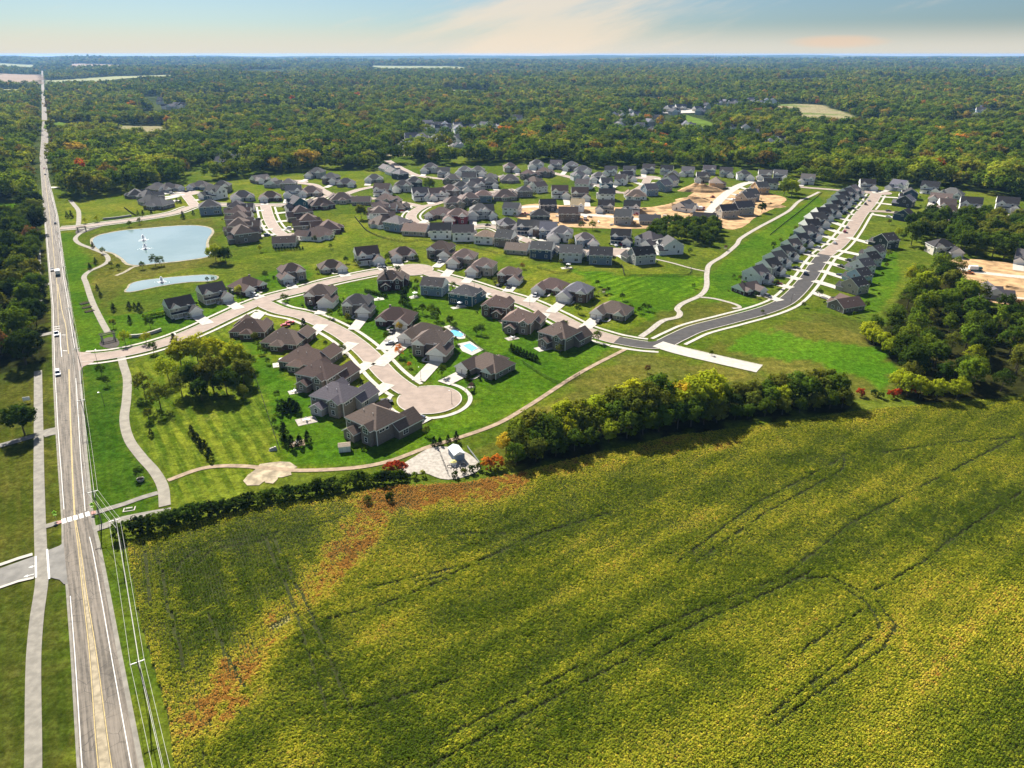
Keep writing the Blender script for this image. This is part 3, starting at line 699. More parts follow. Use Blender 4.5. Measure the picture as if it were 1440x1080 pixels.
def roof_vol(mb, x0, x1, y0, y1, ze, ridge, kind, pitch, oh=0.45, th=0.32, lift=0.0):
    """one roof: shingle top (0), white fascia rim (1)"""
    X0, X1, Y0, Y1 = x0 - oh, x1 + oh, y0 - oh, y1 + oh
    sw = ridge == 'y'
    if sw: X0, X1, Y0, Y1 = Y0, Y1, X0, X1
    hy = (Y1 - Y0) / 2; zr = ze + ((Y1 - Y0) / 2 - oh) * pitch; zb = ze - oh * pitch; ym = (Y0 + Y1) / 2
    hip = min(hy, (X1 - X0) / 2 - 0.05) if kind == 'hip' else 0.0
    def T(x, y, z): return (y, x, z + lift) if sw else (x, y, z + lift)
    def F(pts, m):
        q = [T(*p) for p in pts]
        mb.face(q[::-1] if sw else q, m)
    A, B, C, D = (X0, Y0, zb), (X1, Y0, zb), (X1, Y1, zb), (X0, Y1, zb)
    E, Fp = (X0 + hip, ym, zr), (X1 - hip, ym, zr)
    F([A, B, Fp, E], 0); F([C, D, E, Fp], 0)
    dn = lambda p: (p[0], p[1], p[2] - th)
    if kind == 'hip':
        F([B, C, Fp], 0); F([D, A, E], 0)
        loop = [A, B, C, D]
        for a, b in zip(loop, loop[1:] + loop[:1]): F([dn(a), dn(b), b, a], 1)
    else:
        loop = [A, B, Fp, C, D, E]
        for a, b in zip(loop, loop[1:] + loop[:1]): F([dn(a), dn(b), b, a], 1)
        # rake boards stand a little proud below the shingles
    F([dn(A), dn(D), dn(E), dn(Fp), dn(B)][::1], 1); F([dn(D), dn(C), dn(Fp), dn(E)], 1)
    if kind == 'hip': F([dn(C), dn(B), dn(Fp)], 1); F([dn(A), dn(D), dn(E)], 1)
def wall_vol(mb, x0, x1, y0, y1, ze, ridge, kind, pitch, m=0, z0=0.0):
    zt = ze - 0.1
    for a, b, nx in (((x0, y0), (x1, y0), 'y'), ((x1, y0), (x1, y1), 'x'), ((x1, y1), (x0, y1), 'y'), ((x0, y1), (x0, y0), 'x')):
        q = [(*a, z0), (*b, z0), (*b, zt)]
        if kind == 'gable' and nx == ridge:
            hy = ((y1 - y0) if ridge == 'x' else (x1 - x0)) / 2
            q.append(((a[0] + b[0]) / 2, (a[1] + b[1]) / 2, zt + hy * pitch - 0.02))
        q.append((*a, zt)); mb.face(q, m)

# type: main (x0,x1,y0,y1,eave,ridge,kind,pitch), more volumes with the mesh they belong to, openings
HT = {
 # large two-storey, hip roof, front gable bay, side garage wing, rear sun room
 'A': dict(txt='two-storey', rt='hipped', vols=[('wall', -7.2, 6.2, -5.6, 5.6, 5.6, 'x', 'hip', .66), ('wall', -6.4, -1.6, -7.4, -2, 5.5, 'y', 'gable', .75), ('garage_wing', 0.8, 8.6, -10.6, -1.0, 3.3, 'y', 'gable', .7), ('sun_room', -5.2, -0.6, 4.6, 8.6, 3.0, 'y', 'gable', .6), ('wall', 1.2, 5.2, 3.0, 7.2, 5.5, 'y', 'gable', .7)],
    win=[(-4, -7.4, 3.9, 0), (-4, -7.4, 1.0, 0), (2.6, -5.6, 4.0, 0), (-7.2, -2.5, 3.9, 3), (-7.2, 2.2, 3.9, 3), (-7.2, 0, 1.0, 3), (6.2, 1.5, 3.9, 1), (6.2, 3.5, 3.9, 1), (-5.9, 5.6, 3.9, 2), (0.2, 5.6, 3.9, 2), (3.2, 7.2, 3.9, 2), (3.2, 7.2, 1.0, 2), (-2.9, 8.6, 1.0, 2), (8.6, -3.6, 1.0, 1)], door=(-0.5, -5.6), gar=[(4.7, -10.6, 5.2)]),
 # two-storey side gable with porch and garage
 'B': dict(txt='two-storey', rt='gabled', vols=[('wall', -6.8, 5.6, -5.0, 5.0, 5.6, 'x', 'gable', .72), ('garage_wing', 1.0, 7.4, -9.6, -2.0, 3.0, 'y', 'gable', .72), ('wall', -5.8, -1.9, -5.9, -1, 5.7, 'y', 'gable', .8), ('porch', -6.6, 0.8, -7.4, -4.6, 2.9, 'x', 'hip', .35)],
    win=[(-3.8, -5.9, 4.0, 0), (-4.6, -5.0, 0.9, 0), (2.4, -5.0, 4.0, 0), (-6.8, -1.8, 4.0, 3), (-6.8, 1.8, 4.0, 3), (-6.8, 1.8, 0.9, 3), (5.6, 2.5, 4.0, 1), (5.6, 2.5, 0.9, 1), (-4.5, 5.0, 4.0, 2), (-1, 5.0, 4.0, 2), (3, 5.0, 4.0, 2), (-4.5, 5.0, 0.9, 2), (2.6, 5.0, 0.9, 2)], door=(-1.0, -5.0), gar=[(4.2, -9.6, 4.9)]),
 # broad single-storey, hip roof
 'C': dict(txt='single-storey', rt='hipped', vols=[('wall', -9.2, 8.0, -6.6, 6.6, 3.2, 'x', 'hip', .68), ('garage_wing', 1.6, 9.0, -11.2, -2, 3.2, 'y', 'gable', .72), ('wall', -8.2, -3.2, -8.4, -2, 3.25, 'y', 'gable', .75), ('sun_room', -3.5, 2.0, 4, 9.4, 3.1, 'y', 'hip', .6)],
    win=[(-5.7, -8.4, 0.9, 0), (-9.2, -3, 0.9, 3), (-9.2, 2.6, 0.9, 3), (8.0, 1.2, 0.9, 1), (8.0, 3.8, 0.9, 1), (9.0, -6.5, 0.9, 1), (-6.5, 6.6, 0.9, 2), (5, 6.6, 0.9, 2), (-0.7, 9.4, 0.7, 2), (-2.4, 9.4, 0.7, 2)], door=(-1.3, -6.6), gar=[(3.7, -11.2, 2.6), (7.0, -11.2, 2.6)]),
 # narrow-lot two-storey, ridge along the street
 'D': dict(txt='two-storey', rt='gabled', vols=[('wall', -5.2, 5.2, -6.0, 6.0, 5.5, 'x', 'gable', .66), ('garage_wing', -0.6, 5.6, -9.0, -4, 2.9, 'y', 'gable', .7), ('wall', -4.9, -1.2, -6.8, -2, 5.6, 'y', 'gable', .75)],
    win=[(-3, -6.8, 4.0, 0), (2.4, -6.0, 4.0, 0), (-5.2, 0, 3.9, 3), (-5.2, 3, 0.9, 3), (5.2, 0, 3.9, 1), (5.2, 3, 0.9, 1), (-3.4, 6.0, 4.0, 2), (0.4, 6.0, 4.0, 2), (3.2, 6.0, 4.0, 2), (-3.4, 6.0, 0.9, 2), (2.8, 6.0, 0.9, 2)], door=(-2.9, -6.8), gar=[(2.5, -9.0, 4.9)]),
 # two-storey square, hip roof, attached porch roof at the back
 'E': dict(txt='two-storey', rt='hipped', vols=[('wall', -6.6, 6.6, -5.6, 5.6, 5.6, 'x', 'hip', .62), ('garage_wing', 0.4, 6.9, -9.2, -4, 3.0, 'y', 'gable', .7), ('porch', -6.4, 0, -7.6, -5.2, 2.9, 'x', 'hip', .35)],
    win=[(-4, -5.6, 4.0, 0), (-1, -5.6, 4.0, 0), (3, -5.6, 4.0, 0), (-6.6, -2, 4.0, 3), (-6.6, 2, 4.0, 3), (-6.6, 2, 0.9, 3), (6.6, 2, 4.0, 1), (6.6, 2, 0.9, 1), (-4.6, 5.6, 4.0, 2), (-1, 5.6, 4.0, 2), (3.4, 5.6, 4.0, 2), (-4.6, 5.6, 0.8, 2), (-2.9, 5.6, 0.8, 2), (3.4, 5.6, 0.9, 2)], door=(-3.0, -5.6), gar=[(3.6, -9.2, 4.9)]),
 # long side-gabled single-storey with brick
 'F': dict(txt='single-storey', rt='gabled', vols=[('wall', -8.0, 7.0, -5.6, 5.6, 3.1, 'x', 'gable', .62), ('garage_wing', 1.2, 7.8, -10.0, -2, 3.1, 'y', 'gable', .7), ('wall', -7.0, -2.6, -7.2, -2, 3.15, 'y', 'gable', .75)],
    win=[(-4.8, -7.2, 0.9, 0), (-8, -2, 0.9, 3), (-8, 2, 0.9, 3), (7.0, 2, 0.9, 1), (7.8, -6, 0.9, 1), (-5.5, 5.6, 0.9, 2), (-1.5, 5.6, 0.9, 2), (4, 5.6, 0.9, 2)], door=(-0.8, -5.6), gar=[(4.5, -10.0, 4.9)]),
}
def window_meshes(wd, h):
    f, g, b = MB(), MB(), MB(); w2 = wd / 2; tw = 0.13
    f.box(-w2 - tw, w2 + tw, -0.07, 0.03, h, h + tw); f.box(-w2 - tw, w2 + tw, -0.09, 0.03, -tw, 0)
    f.box(-w2 - tw, -w2, -0.07, 0.03, 0, h); f.box(w2, w2 + tw, -0.07, 0.03, 0, h); f.box(-w2, w2, -0.06, 0.02, h / 2 - .04, h / 2 + .04)
    if wd > 1.3: f.box(-.05, .05, -0.058, 0.018, 0, h)
    g.box(-w2 + .002, w2 - .002, -0.035, 0.01, 0.002, h - .002)
    both = MB(); both.v, both.f, both.m, both.uv = f.v + g.v, f.f + [[i + len(f.v) for i in q] for q in g.f], [0] * len(f.f) + [1] * len(g.f), f.uv + g.uv
    return f.mesh('window_frame', M['trim']), g.mesh('pane', M['glass']), both.mesh('window', [M['trim'], M['glass']])
WIN = [window_meshes(1.15, 1.5), window_meshes(1.9, 1.5)]
def door_meshes():
    d = MB(); d.box(-.5, .5, -.06, .03, .12, 2.2); d.box(-.75, .75, -0.5, .02, 0, .1)
    r = {'front_door': d.mesh('front_door', M['darkwood'])}
    for wd in (2.6, 4.9, 5.2):
        g = MB()
        for k in range(4): g.box(-wd / 2, wd / 2, -.07 + .01 * (k % 2), .02, .06 + k * .56, .06 + k * .56 + .53)
        g.box(-wd / 2 - .14, -wd / 2, -.09, .02, 0, 2.42); g.box(wd / 2, wd / 2 + .14, -.09, .02, 0, 2.42); g.box(-wd / 2 - .14, wd / 2 + .14, -.09, .02, 2.42, 2.56)
        r[wd] = g.mesh('garage_door', M['trim'])
    return r
DOORS = door_meshes()
HMESH = {}
def house_meshes(ty, mir, mat):
    key = (ty, mir, mat)
    if key in HMESH: return HMESH[key]
    s = HT[ty]; parts = {}
    roofs = MB()
    for i, (nm, x0, x1, y0, y1, ze, rg, kd, pt) in enumerate(s['vols']):
        if mir: x0, x1 = -x1, -x0
        roof_vol(roofs, x0, x1, y0, y1, ze, rg, kd, pt, 0.42 if nm != 'porch' else 0.25, lift=0.004 * i)
        mb = parts.setdefault(nm, MB())
        if nm == 'porch':
            for k in range(4):
                x = x0 + .2 + (x1 - x0 - .4) * k / 3; mb.box(x - .11, x + .11, y0 + .1, y0 + .32, .2, ze - .1, 0)
            mb.box(x0, x1, y0, y1, 0, .2, 0)
        else: wall_vol(mb, x0, x1, y0, y1, ze, rg, kd, pt)
    # white corner boards on the main body
    nm, x0, x1, y0, y1, ze = s['vols'][0][:6]
    if mir: x0, x1 = -x1, -x0
    cbs = []
    for x, y in ((x0, y0), (x1, y0), (x1, y1), (x0, y1)):
        cb = MB(); cb.box(x - .1 if x < 0 else x - .08, x + .08 if x < 0 else x + .1, y - .1 if y < 0 else y - .08, y + .08 if y < 0 else y + .1, 0, ze - .15)
        cbs.append(cb.mesh('corner_board', M['trim']))
    out = {k: v.mesh(k, M['trim'] if k == 'porch' else M[mat]) for k, v in parts.items()}
    for i, c_ in enumerate(cbs): out[('corner_board', i)] = c_
    out['roof'] = roofs.mesh('roof', [M['roof'], M['trim']])
    HMESH[key] = out
    return out
chim = MB(); chim.box(-.45, .45, -.35, .35, 0, 3.2); chim.box(-.55, .55, -.45, .45, 3.2, 3.4); CHIM = chim.mesh('chimney', M['brick'])
vent = MB(); vent.tube((0, 0, 0), (0, 0, .5), .09, .09, 6); VENT = vent.mesh('roof_vent', M['white'])
STL = [(nm, ln[::2] + [ln[-1]], wid) for nm, ln, wid, m, sw in SL]
HOUSES = []
def house(px, py, ty, wall, roof, sc=1.0, face=None, mir=None, accent=None, row='', lot=True, fwin=None):
    x, y = G(px, py)
    if face is None:
        best = min((nearest(x, y, ln) + (wid,) for nm, ln, wid in STL), key=lambda q: q[0])
        fx, fy = best[1]; wid = best[2]
    else: fx, fy = G(*face); wid = 8.6
    if 'long street' in row and ty == 'D':      # every second house stands a little farther back
        k = rnd.uniform(-.07, .07); x += (x - fx) * k; y += (y - fy) * k; sc *= rnd.uniform(.86, .98); px, py = P(x, y)
    d = math.hypot(fx - x, fy - y)
    rot = math.atan2(fy - y, fx - x) + math.pi / 2
    if 'long street' in row: sc *= 1.13 if py < 340 else 1.0
    elif py < 376: sc *= 1.25 if py < 340 else 1.12
    HOUSES.append(dict(px=px, py=py, x=x, y=y, rot=rot, ty=ty, wall=wall, roof=roof, sc=sc, mir=rnd.random() < 0.5 if mir is None else mir, accent=accent, row=row, dist=d, wid=wid, lot=lot))

ROW = {}
def rows(row, txt, face=None):
    for ln in txt.strip().split('\n'):
        f = [q.strip() for q in ln.split(',')]
        px, py = float(f[0]), float(f[1])
        sc = float(f[5]) if len(f) > 5 and f[5] else 1.0
        fc = face
        mir = None
        if len(f) > 6 and f[6]: fc = tuple(float(q) for q in f[6].split())
        if len(f) > 7 and f[7]: mir = f[7] == 'm'
        house(px, py, f[2], f[3], f[4], sc, fc, mir, f[8] if len(f) > 8 and f[8] else None, row)

rows('along north side of entrance street', '''
256,441,B,cream,black,1.0,285 462,n
301,421,B,beige,charcoal,1.0,330 440,n
347,407,C,dark brick,dark brown,0.95,385 418
410,391,A,stone,dark brown,1.0,428 407
467,379,C,beige,dark brown,0.85,478 393
518,368,B,pale grey,dark brown,1.0,532 384,n
566,362,C,beige,dark brown,0.85,574 376
622,360,A,taupe,dark brown,1.0,598 378
653,371,A,stone,brown,0.95,634 393
680,383,A,beige,brown,1.0,662 402
718,394,A,brown brick,brown,0.9,700 413,,white
776,408,C,brown brick,brown,0.95,752 430,,white
812,419,A,brown brick,slate,1.0,782 445,,pale grey
862,442,C,stone,brown,0.95,832 468''')
rows('on south side of entrance street', '''
552,403,A,dark brick,dark brown,1.05,556 384
610,412,B,blue-grey,charcoal,1.0,630 396,n
655,424,E,teal,charcoal,1.05,681 408
699,440,A,brown brick,brown,1.0,722 420
733,462,A,taupe,brown,1.05,757 436
788,483,A,taupe,brown,1.1,822 466''')
rows('on upper side of front cul-de-sac', '''
454,424,A,brown brick,dark brown,1.05,432 446,,white
506,437,A,stone,charcoal,1.0,480 468
560,452,C,dark brick,dark brown,1.0,517 496
597,474,C,taupe,brown,0.95,540 522
611,493,A,taupe,brown,1.1,566 540
687,519,C,taupe,brown,0.98,628 549''')
rows('on lower side of front cul-de-sac', '''
353,468,C,brown brick,dark brown,0.95,384 436
404,484,C,brown brick,brown,1.0,444 452
434,512,C,taupe,brown,1.05,488 476
455,540,A,taupe,brown,1.1,514 503
478,572,A,stone,slate,1.1,540 532,m,grey
531,608,A,taupe,brown,1.15,596 575''')
rows('around the cul-de-sac behind the big pond', '''
192,277,C,taupe,charcoal,0.8,262 272
209,279,C,stone,charcoal,0.8,262 272
212,286,C,grey,charcoal,0.8,262 276
223,292,C,taupe,charcoal,0.9,262 281
222,268,C,taupe,charcoal,0.8,262 272
239,268,C,grey,charcoal,0.8,262 272
283,265,C,blue-grey,charcoal,0.8,262 272
304,278,B,white,charcoal,1.0,275 284,,blue-grey
313,269,A,taupe,charcoal,0.9,290 288
297,300,E,blue-grey,charcoal,1.0,295 288
341,281,C,grey,charcoal,0.9,345 289
380,281,C,brown brick,dark brown,0.85,382 289''')
rows('beside the branch street near the pond', '''
335,299,A,taupe,charcoal,0.9,376 298
336,308,A,beige,brown,0.95,380 308
337,317,A,beige,brown,0.95,384 316
339,327,A,tan,brown,1.0,390 325
342,338,A,taupe,brown,1.0,398 331
402,345,F,cream,dark brown,0.9,405 336
420,295,B,teal,charcoal,1.0,377 300
424,307,A,taupe,dark brown,0.9,380 311
435,319,A,stone,dark brown,0.9,388 322
447,335,C,white,dark brown,0.9,412 332
463,325,C,dark brick,dark brown,0.9,418 328
452,292,C,dark brick,dark brown,0.9,440 283''')
rows('in the upper left block below the woods', '''
366,256,F,taupe,grey,0.9,395 262
384,262,F,grey,grey,0.9,412 262
407,265,E,taupe,grey,0.85,416 258
413,276,B,pale grey,grey,0.9,410 287
437,274,C,tan,brown,0.9,432 284
446,249,A,grey,charcoal,0.9,428 257
467,257,A,taupe,charcoal,0.9,448 265
488,261,C,taupe,charcoal,0.8,478 274
480,284,C,cream,brown,0.9,478 276
508,287,F,tan,brown,0.85,514 278
526,255,C,beige,grey,0.8,524 262''')
rows('near the road leaving through the woods', '''
543,240,F,white,grey,0.85,566 238
552,245,F,white,grey,0.85,576 243
563,251,E,charcoal,grey,0.85,590 247
605,242,A,grey,grey,0.9,600 249
625,248,B,pale grey,grey,0.85,624 251
636,259,A,taupe,grey,0.9,640 252
653,246,A,grey,grey,0.85,650 251
673,246,A,grey,grey,0.85,670 250
661,257,B,pale grey,charcoal,0.9,664 251
689,256,A,taupe,grey,0.8,700 249
716,256,C,taupe,grey,0.85,714 248
718,241,A,beige,brown,0.85,724 246''')
rows('along the middle street', '''
540,274,B,white,dark brown,0.95,530 280
566,268,A,grey,charcoal,0.9,560 283
582,263,A,charcoal,charcoal,0.9,590 290
593,280,B,white,charcoal,0.95,600 289
613,280,B,white,brown,0.9,618 284
632,275,A,taupe,brown,0.9,636 281
648,270,A,pale grey,charcoal,0.9,652 277
662,270,A,grey,grey,0.9,668 275
670,266,B,pale grey,grey,0.9,676 273
689,263,E,taupe,grey,0.85,694 269
544,289,A,taupe,brown,0.9,556 283
559,295,C,taupe,brown,0.7,572 288
639,293,A,tan,brown,0.9,630 283
660,287,A,taupe,brown,0.9,652 278
680,283,E,blue-grey,brown,0.9,684 271
711,280,C,taupe,brown,0.95,706 269
737,276,E,taupe,charcoal,0.85,728 267
757,270,B,pale grey,brown,0.85,738 266
751,262,A,grey,brown,0.85,735 266''')
rows('around the curved loop street', '''
536,299,A,stone,brown,0.9,580 300
534,308,A,white,brown,0.9,580 306
538,318,C,pale grey,dark brown,0.85,584 312
559,323,E,blue-grey,grey,0.95,590 314
585,329,F,beige,tan,0.95,604 317
619,334,B,white,black,0.95,622 318
653,337,B,white,grey,0.95,654 320
683,341,E,white,tan,0.9,704 324
620,305,C,tan,brown,0.85,600 316
643,312,A,red,brown,0.95,640 320
674,305,A,grey,grey,0.95,676 319
683,305,B,grey,charcoal,0.9,690 318
711,344,D,taupe,charcoal,1.0,728 332
729,355,F,beige,tan,0.9,746 340
764,361,B,navy,grey,1.0,776 347
804,366,B,pale grey,grey,1.0,806 352
843,369,B,blue-grey,charcoal,1.0,844 355
900,369,B,grey,black,1.0,876 356
714,324,A,taupe,charcoal,0.85,722 331
742,327,B,navy,charcoal,0.85,738 337
762,330,D,brown brick,charcoal,0.9,756 342
771,332,D,blue-grey,slate,0.9,766 345
789,337,A,pale grey,grey,0.9,788 349
823,344,A,blue-grey,grey,0.85,828 354
874,341,B,navy,black,0.95,869 352
913,345,A,pale grey,charcoal,0.95,878 355
942,355,D,pale grey,charcoal,1.0,884 358''')
rows('at the building site', '''
759,312,E,charcoal,black,0.9,760 298
800,310,B,taupe,dark brown,0.95,800 301
771,296,B,charcoal,black,0.85,768 292
719,301,B,white,charcoal,0.85,730 294
812,296,D,wrapped white,bare board,0.85,810 302
851,297,B,cream,black,0.85,850 303
887,298,B,white,black,0.85,886 306
876,314,D,grey,charcoal,0.95,880 308
914,314,F,beige,charcoal,0.85,912 309
961,295,F,wrapped white,charcoal,0.95,998 300
991,312,F,wrapped white,black,0.9,998 302
1022,305,B,beige,black,0.9,1002 297
1044,301,B,beige,charcoal,0.95,1008 288
1048,286,D,beige,charcoal,0.85,1014 279
1054,281,D,blue-grey,charcoal,0.85,1022 272
1006,264,D,sheathing,dark brown,0.85,1034 265
1068,271,D,sheathing,charcoal,0.9,1040 262
1083,265,B,white,black,0.85,1076 257
987,255,B,beige,charcoal,0.85,990 262''')
rows('in the back row under the woods', '''
754,237,A,pale grey,grey,0.9,760 245
781,237,B,grey,grey,0.85,778 243
803,239,A,stone,grey,0.85,796 247
820,243,C,pale grey,slate,0.85,814 251
814,253,A,pale grey,grey,0.85,818 255
841,255,A,charcoal,grey,0.85,844 261
765,248,A,taupe,brown,0.85,774 243
743,251,A,taupe,brown,0.8,764 244
858,246,B,white,charcoal,0.85,852 262
884,246,B,white,charcoal,0.85,884 268
911,243,B,grey,charcoal,0.85,911 251
938,245,B,white,black,0.85,930 256
966,247,B,white,grey,0.85,962 260
996,245,B,blue-grey,grey,0.85,996 258
1021,248,B,white,charcoal,0.85,1020 262
1046,252,A,white,charcoal,0.85,1050 257
1074,252,B,tan,grey,0.85,1076 257
1097,252,B,grey,grey,0.85,1098 258
1134,258,B,white,grey,0.85,1132 263''')
rows('beside the short street by the top woods', '''
788,277,B,white,dark brown,0.95,790 290
816,280,B,beige,dark brown,0.95,818 292
852,281,B,white,black,0.9,850 270
893,279,C,white,tan,0.85,890 271
820,266,B,white,grey,0.85,832 258
852,264,D,teal,charcoal,0.85,856 267
873,259,D,white,charcoal,0.85,860 268
880,254,B,pale grey,charcoal,0.85,902 262
913,274,D,blue-grey,slate,0.9,896 267
932,268,D,blue-grey,slate,0.9,904 263
942,261,D,white,slate,0.85,910 257
946,254,D,taupe,grey,0.85,914 252''')
rows('on the left side of the long street', '''
1050,410,F,dark brick,brown,0.85,1098 428,n
1064,395,D,white,charcoal,1.0,1120 409,n
1082,384,D,grey,black,1.0,1130 397,n
1091,373,D,pale grey,charcoal,1.0,1140 386,n
1099,363,D,white,black,1.0,1146 375,n
1111,352,D,grey,charcoal,1.0,1152 364,n
1121,344,D,pale grey,black,1.0,1160 355,n
1131,336,D,blue-grey,charcoal,1.0,1170 347,n
1140,327,D,beige,black,1.0,1176 340,n
1148,318,D,pale grey,charcoal,1.0,1184 331,n
1156,309,D,grey,black,1.0,1192 322,n
1163,303,D,white,charcoal,1.0,1198 313,n
1170,297,D,navy,black,1.0,1204 304,n
1177,291,D,white,charcoal,1.0,1210 297,n
1183,285,D,grey,black,1.0,1214 291,n
1189,280,D,blue-grey,charcoal,1.0,1218 285,n
1195,275,D,pale grey,grey,1.0,1224 279,n''')
rows('on the right side of the long street', '''
1190,434,F,taupe,brown,0.95,1128 410,m
1197,409,D,beige,black,0.95,1140 392,n
1205,395,D,light blue,charcoal,0.95,1150 378,n
1214,383,D,white,charcoal,0.95,1158 366,n
1222,373,D,pale grey,black,0.95,1166 358,n
1225,361,D,white,charcoal,0.95,1172 350,n
1245,347,D,dark green,charcoal,1.05,1190 332,n
1269,309,D,navy,black,0.95,1216 301
1275,290,D,charcoal,slate,0.95,1226 284
1281,279,D,navy,black,0.9,1232 276
1219,266,B,pale grey,black,0.95,1226 273
1262,267,B,white,slate,0.95,1238 273''')
rows('among the trees at the right edge', '''
1307,271,B,white,black,0.95,1300 284
1336,277,C,pale grey,grey,0.9,1318 290
1321,283,F,beige,brown,0.9,1316 296
1329,297,D,brown brick,brown,0.9,1340 308
1330,306,D,taupe,brown,0.85,1344 309
1364,296,B,white,black,1.0,1366 304
1415,296,B,white,black,1.0,1416 303
1372,309,B,cream,grey,0.8,1372 304
1430,312,D,white,grey,0.85,1432 304
1322,356,A,cream,black,0.95,1345 368
1391,416,F,grey,slate,0.95,1420 418
1438,369,D,white,grey,0.8,1438 384''')

def build_house(h, label):
    near = h['py'] > 338
    mat = 'brick' if h['wall'] in BRICKS else 'wall'
    ms = house_meshes(h['ty'], h['mir'], mat)
    t = empty('house', (h['x'], h['y'], 0), h['rot']); t.scale = (h['sc'],) * 3
    tag(t, label, 'house', 'houses ' + h['row'])
    wc, rc = WALLC[h['wall']], ROOFC[h['roof']]
    j = 1 + rnd.uniform(-.08, .08); wc = tuple(v * j for v in wc); j = 1 + rnd.uniform(-.25, .28); rc = tuple(v * j * k_ for v, k_ in zip(rc, (1 + rnd.uniform(-.05, .12), 1, 1 + rnd.uniform(-.10, .04))))
    ac = WALLC[h['accent']] if h['accent'] else wc
    roof = None
    for k, me in ms.items():
        nm_ = k if isinstance(k, str) else k[0]
        if nm_ == 'corner_board' and not near or nm_ == 'porch' and h['py'] < 262: continue
        o = link(nm_, me, t, color=rc if k == 'roof' else ac if k in ('garage_wing', 'sun_room') else wc)
        if k == 'roof': roof = o
    s = HT[h['ty']]; mx = -1 if h['mir'] else 1
    unfinished = h['wall'] in ('sheathing', 'wrapped white')
    for i, (x, y, z, side) in enumerate(s['win']):
        if h['py'] < 262 and i % 2: continue
        rot = (0, math.pi / 2, math.pi, -math.pi / 2)[side]
        x *= mx
        if h['mir'] and side in (1, 3): rot = -rot
        big = WIN[1 if (i * 7 + len(h['wall'])) % 3 == 0 else 0]
        if near:
            f = link('window', big[0], t, (x, y, z), rot); link('pane', big[1], f)
        else: link('window', big[2], t, (x, y, z), rot)
    if not unfinished: link('front_door', DOORS['front_door'], t, (s['door'][0] * mx, s['door'][1], 0))
    for gx, gy, gw in s['gar']: link('garage_door', DOORS[gw], t, (gx * mx, gy, 0))
    if near:
        v0 = s['vols'][0]
        if h['wall'] == 'dark brick':
            link('chimney', CHIM, roof, (v0[1] * mx * .45, 1.5, v0[5] + 1.3), color=WALLC['taupe'] if h['wall'] in BRICKS else wc)
        for k in range(2): link('roof_vent', VENT, roof, ((-2.5 + 4 * k) * mx, 2.4, v0[5] + (v0[4] - 2.4) * v0[8] - .05))
    # its driveway: one straight slab from the garage to the street edge
    gx, gy, gw = s['gar'][0]; hw = 2.9 if len(s['gar']) == 1 else 3.2
    if len(s['gar']) == 2: gx = (s['gar'][0][0] + s['gar'][1][0]) / 2
    L = h['dist'] - h['wid'] / 2
    c, sn = math.cos(h['rot']), math.sin(h['rot'])
    def W(x, y): return (h['x'] + c * x - sn * y, h['y'] + sn * x + c * y)
    x0 = gx * mx * h['sc']; ya = gy * h['sc'] - 0.02
    if -ya + 1.0 < L < 45:
        mb = MB()
        mb.face([(*W(x0 - hw, -L - .3), .276), (*W(x0 + hw, -L - .3), .276), (*W(x0 + hw, ya), .276), (*W(x0 - hw, ya), .276)])
        struct('driveway', mb.mesh('driveway', M['concrete']))
        if near:
            xd = s['door'][0] * mx * h['sc']; yd = s['door'][1] * h['sc'] - .55
            ln = smooth([W(xd, yd), W(xd, ya - 1.2), W(x0 + (-hw if xd < x0 else hw), ya - 1.6)], 1.0)
            mb = MB(); band(mb, offset(ln, .55), offset(ln, -.55), .14); struct('front_walk', mb.mesh('front_walk', M['concrete']))

_g = {}
for h in HOUSES: _g.setdefault(h['row'], []).append(h)
for row, hs in _g.items():
    hs.sort(key=lambda h: h['px'])
    for i, h in enumerate(hs):
        h['nth'] = nth(i + 1)
        w_ = {'sheathing': 'bare board', 'wrapped white': 'white-wrapped'}.get(h['wall'], h['wall'])
        build_house(h, f"{w_} house, {h['roof']} roof, {nth(i + 1)} from left {row}")

# ------------------------------------------------------------------ trees
def quads_mesh(name, C, N, S, rs, mat, ratio=0.7):
    """leaf faces: centres C, normals N, sizes S"""
    n = len(C)
    ref = rs.normal(size=(n, 3)); T = np.cross(N, ref); T /= np.linalg.norm(T, axis=1, keepdims=True) + 1e-9
    B = np.cross(N, T); a = (S * .5)[:, None]; b = (S * .5 * ratio)[:, None]
    V = np.empty((n, 4, 3)); V[:, 0] = C - T * a; V[:, 1] = C - B * b; V[:, 2] = C + T * a; V[:, 3] = C + B * b
    me = bpy.data.meshes.new(name)
    me.vertices.add(n * 4); me.vertices.foreach_set('co', V.reshape(-1).astype(np.float32))
    me.loops.add(n * 4); me.loops.foreach_set('vertex_index', np.arange(n * 4, dtype=np.int32))
    me.polygons.add(n); me.polygons.foreach_set('loop_start', np.arange(0, n * 4, 4, dtype=np.int32)); me.polygons.foreach_set('loop_total', np.full(n, 4, dtype=np.int32))
    me.update(calc_edges=True); me.materials.append(M[mat])
    return me
